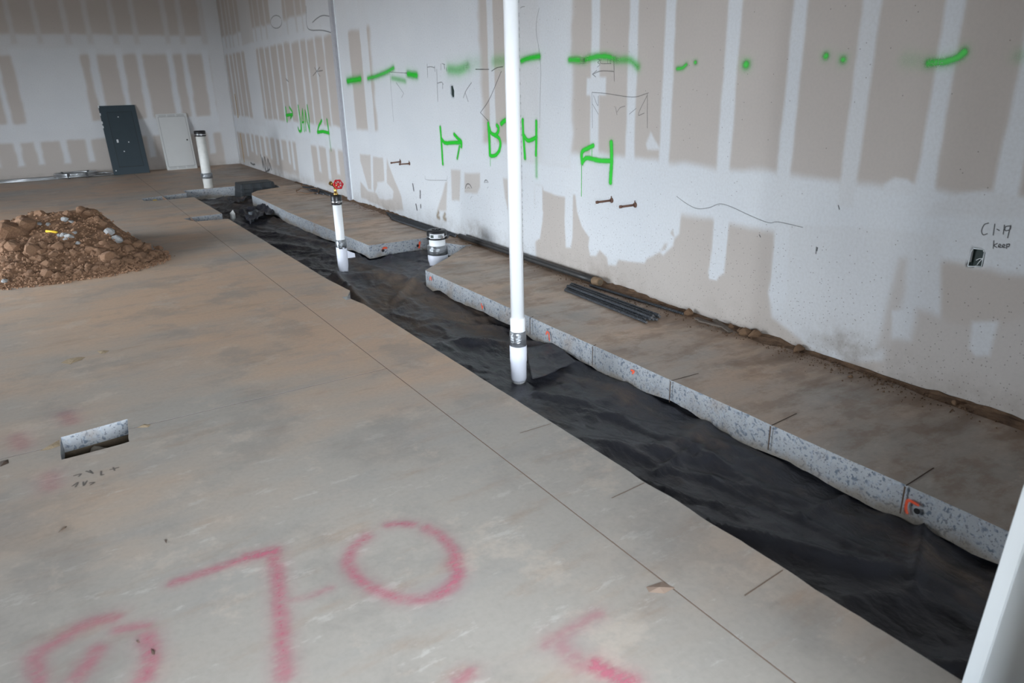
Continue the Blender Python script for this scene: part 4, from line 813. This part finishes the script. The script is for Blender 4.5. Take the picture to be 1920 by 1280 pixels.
# tapered tub with ribs
def frustum(name, b, tt, h0, h1, mat, par):
    V = [(sx*b[0], sy*b[1], h0) for sx, sy in ((-1, -1), (1, -1), (1, 1), (-1, 1))]+[(sx*tt[0], sy*tt[1], h1) for sx, sy in ((-1, -1), (1, -1), (1, 1), (-1, 1))]
    o = mesh_obj(name, V, [(3, 2, 1, 0), (4, 5, 6, 7)]+[(i, (i+1) % 4, 4+(i+1) % 4, 4+i) for i in range(4)], mat, par); m_ = o.modifiers.new('b', 'BEVEL'); m_.width = .012; m_.segments = 2; return o
frustum('tub', (.31, .24), (.275, .21), .0, .29, CRATE, ct); frustum('rim', (.33, .26), (.33, .26), .0, .03, CRATE, ct)
for z0 in (.07, .13, .19): frustum('rib', (.312-z0*.11, .243-z0*.1), (.308-z0*.11, .24-z0*.1), z0, z0+.016, CRATE, ct)
for x0 in (-.25, -.1, .06, .22): box('rib', (x0-.008, -.248, .03), (x0+.008, -.20, .28), CRATE, ct, .003)
q = on_floor(437, 405, -.08); sm = rock_mesh('torn_scrap', 1, 77, simple('white_scrap', (.5, .5, .48), .7, 0, .2), 1.5)
tag(put(sm, 'concrete_scrap', q[0], q[1], -.085, .06), 'jagged white scrap at the mouth of the trench notch', 'scrap')
q = on_floor(472, 412, -.16); tag(lathe('pipe_stub', [(.035, 0), (.035, .15), (.028, .155)], simple('grey_stub', (.10, .115, .13), .5), None, 18, T(q[0], q[1], -.2)), 'short dark grey pipe end poking through the plastic by the notch', 'pipe stub')
q = on_floor(291, 374, -.03); tag(lathe('yellow_scrap', [(.035, 0), (.035, .05), (.02, .06)], YELLOW, None, 14, T(q[0], q[1]+.06, -.10)), 'yellow plastic scrap in the farthest floor notch', 'scrap')
box('notch_bed', (-2.6, 12.3, -.22), (-1.9, 12.95, -.10), SUBSOIL, floor); box('notch_bed', (-2.4, 9.9, -.24), (-1.9, 10.5, -.14), SUBSOIL, floor)
# test-pit lining and the lump inside
box('pit_bed', (hx0-.1, hy0-.1, -.26), (hx1+.1, hy1+.1, -.20), SUBSOIL, floor); box('pit_side', (hx0-.1, hy1-.005, -.22), (hx1+.1, hy1+.1, -.088), SUBSOIL, floor)
q = on_floor(186, 848, -.07); sm = rock_mesh('cobble', 3, 5, simple('cobble_stone', (.36, .32, .26), .85, 0, .3, 25, .5), .8)
o = tag(put(sm, 'cobble', -3.775, 3.80, -.098, .066), 'rounded stone lump inside the rectangular hole in the floor', 'stone')
# soil swept along the wall base
bm = bmesh.new(); ysw = np.arange(-1.4, 13.2, .05)
prev = None
for y in ysw:
    f = float(fbm(np.array([y*2.1]), np.array([3.]), 4)[0]); wdt = .04+.16*max(0, f-.3)*(1.6 if 2.4 < y < 4.4 else 1); h = .012+.05*max(0, f-.35)*(1.5 if 2.2 < y < 4.6 else .8)
    row = [bm.verts.new((-.004-a*wdt, y+random.uniform(-.012, .012), max(.0008, h*(1-a)**1.3*(1+random.uniform(-.35, .35))) if a < 1 else .0006)) for a in (0, .15, .35, .6, .8, 1)]
    if prev:
        for i in range(5): bm.faces.new((prev[i], prev[i+1], row[i+1], row[i]))
    prev = row
SWM = m_soil('dark_soil', (.085, .048, .028), (.20, .12, .07), 14)
sw = tag(empty('swept_soil', (0, 0, 0)), 'loose brown soil swept along the foot of the right wall', 'soil', kind='stuff'); bm_obj('soil_bank', bm, SWM, sw)['kind'] = 'stuff'
sp = []
for i in range(1700):
    y = random.choice((random.uniform(1.5, 5), random.uniform(.6, 12))); s = random.uniform(.002, .007); sp.append((-abs(random.gauss(0, .085))-.012, y, s*.4+.002, s))
bits('crumbs', sp, SWM, sw)['kind'] = 'stuff'
DCL = m_soil('wall_clod_soil', (.16, .09, .05), (.30, .18, .10), 14); dcl = [rock_mesh('soil_clod', 2, 90+i, DCL) for i in range(3)]
for px, py, s, l in ((1296, 586, .045, 'flat soil lump at the wall, nearest the rebar'), (1388, 620, .03, 'small lump left in the row of soil clods at the wall'), (1400, 624, .045, 'middle lump in the row of soil clods at the wall'), (1414, 628, .045, 'right lump in the row of soil clods at the wall'), (1497, 655, .035, 'lone soil lump at the wall foot, right of the row'), (1594, 706, .014, 'small soil pellet on the near slab'), (1790, 756, .02, 'tiny dark lump at the wall base under the outlet opening'), (1370, 612, .03, 'lump at the left end of the soil clod row')):
    q = on_floor(px, py, s*.3); tag(put(random.choice(dcl), 'soil_clod', min(q[0], -s*1.1), q[1], s*.45, s), l, 'soil clod', 'soil clods at the wall')
q = on_floor(1342, 607, .02); t = tag(empty('wood_scrap', (min(q[0], -.07), q[1], .0)), 'dark splintered wood scraps against the wall base', 'scrap')
for i, (dx, dy, a) in enumerate(((0, .07, .2), (.01, -.05, -.25), (-.03, 0, .5))): box('splinter', (-.018, -.10, .006+.008*i), (.018, .10, .016+.008*i), simple('weathered_wood', (.13, .105, .085), .8, 0, .3, 30) if not i else bpy.data.materials['weathered_wood'], t, .002, T(dx, dy, 0, a, .12))

# ------------------------------------------------------------------ white board close to the camera on the right
q0 = on_floor(1816, 1300); pb = np.array([q0[0], q0[1]])
wb = tag(empty('white_board', (pb[0], pb[1], 0)), 'white painted board edge close to the camera, lower right corner', 'board')
wb.rotation_euler = (0, .075, -.30)
box('face_board', (0, -.02, 0), (.55, .02, 1.5), TRIMWHITE, wb, .004); box('edge_bead', (-.006, -.024, 0), (.012, .024, 1.5), TRIMWHITE, wb, .003)
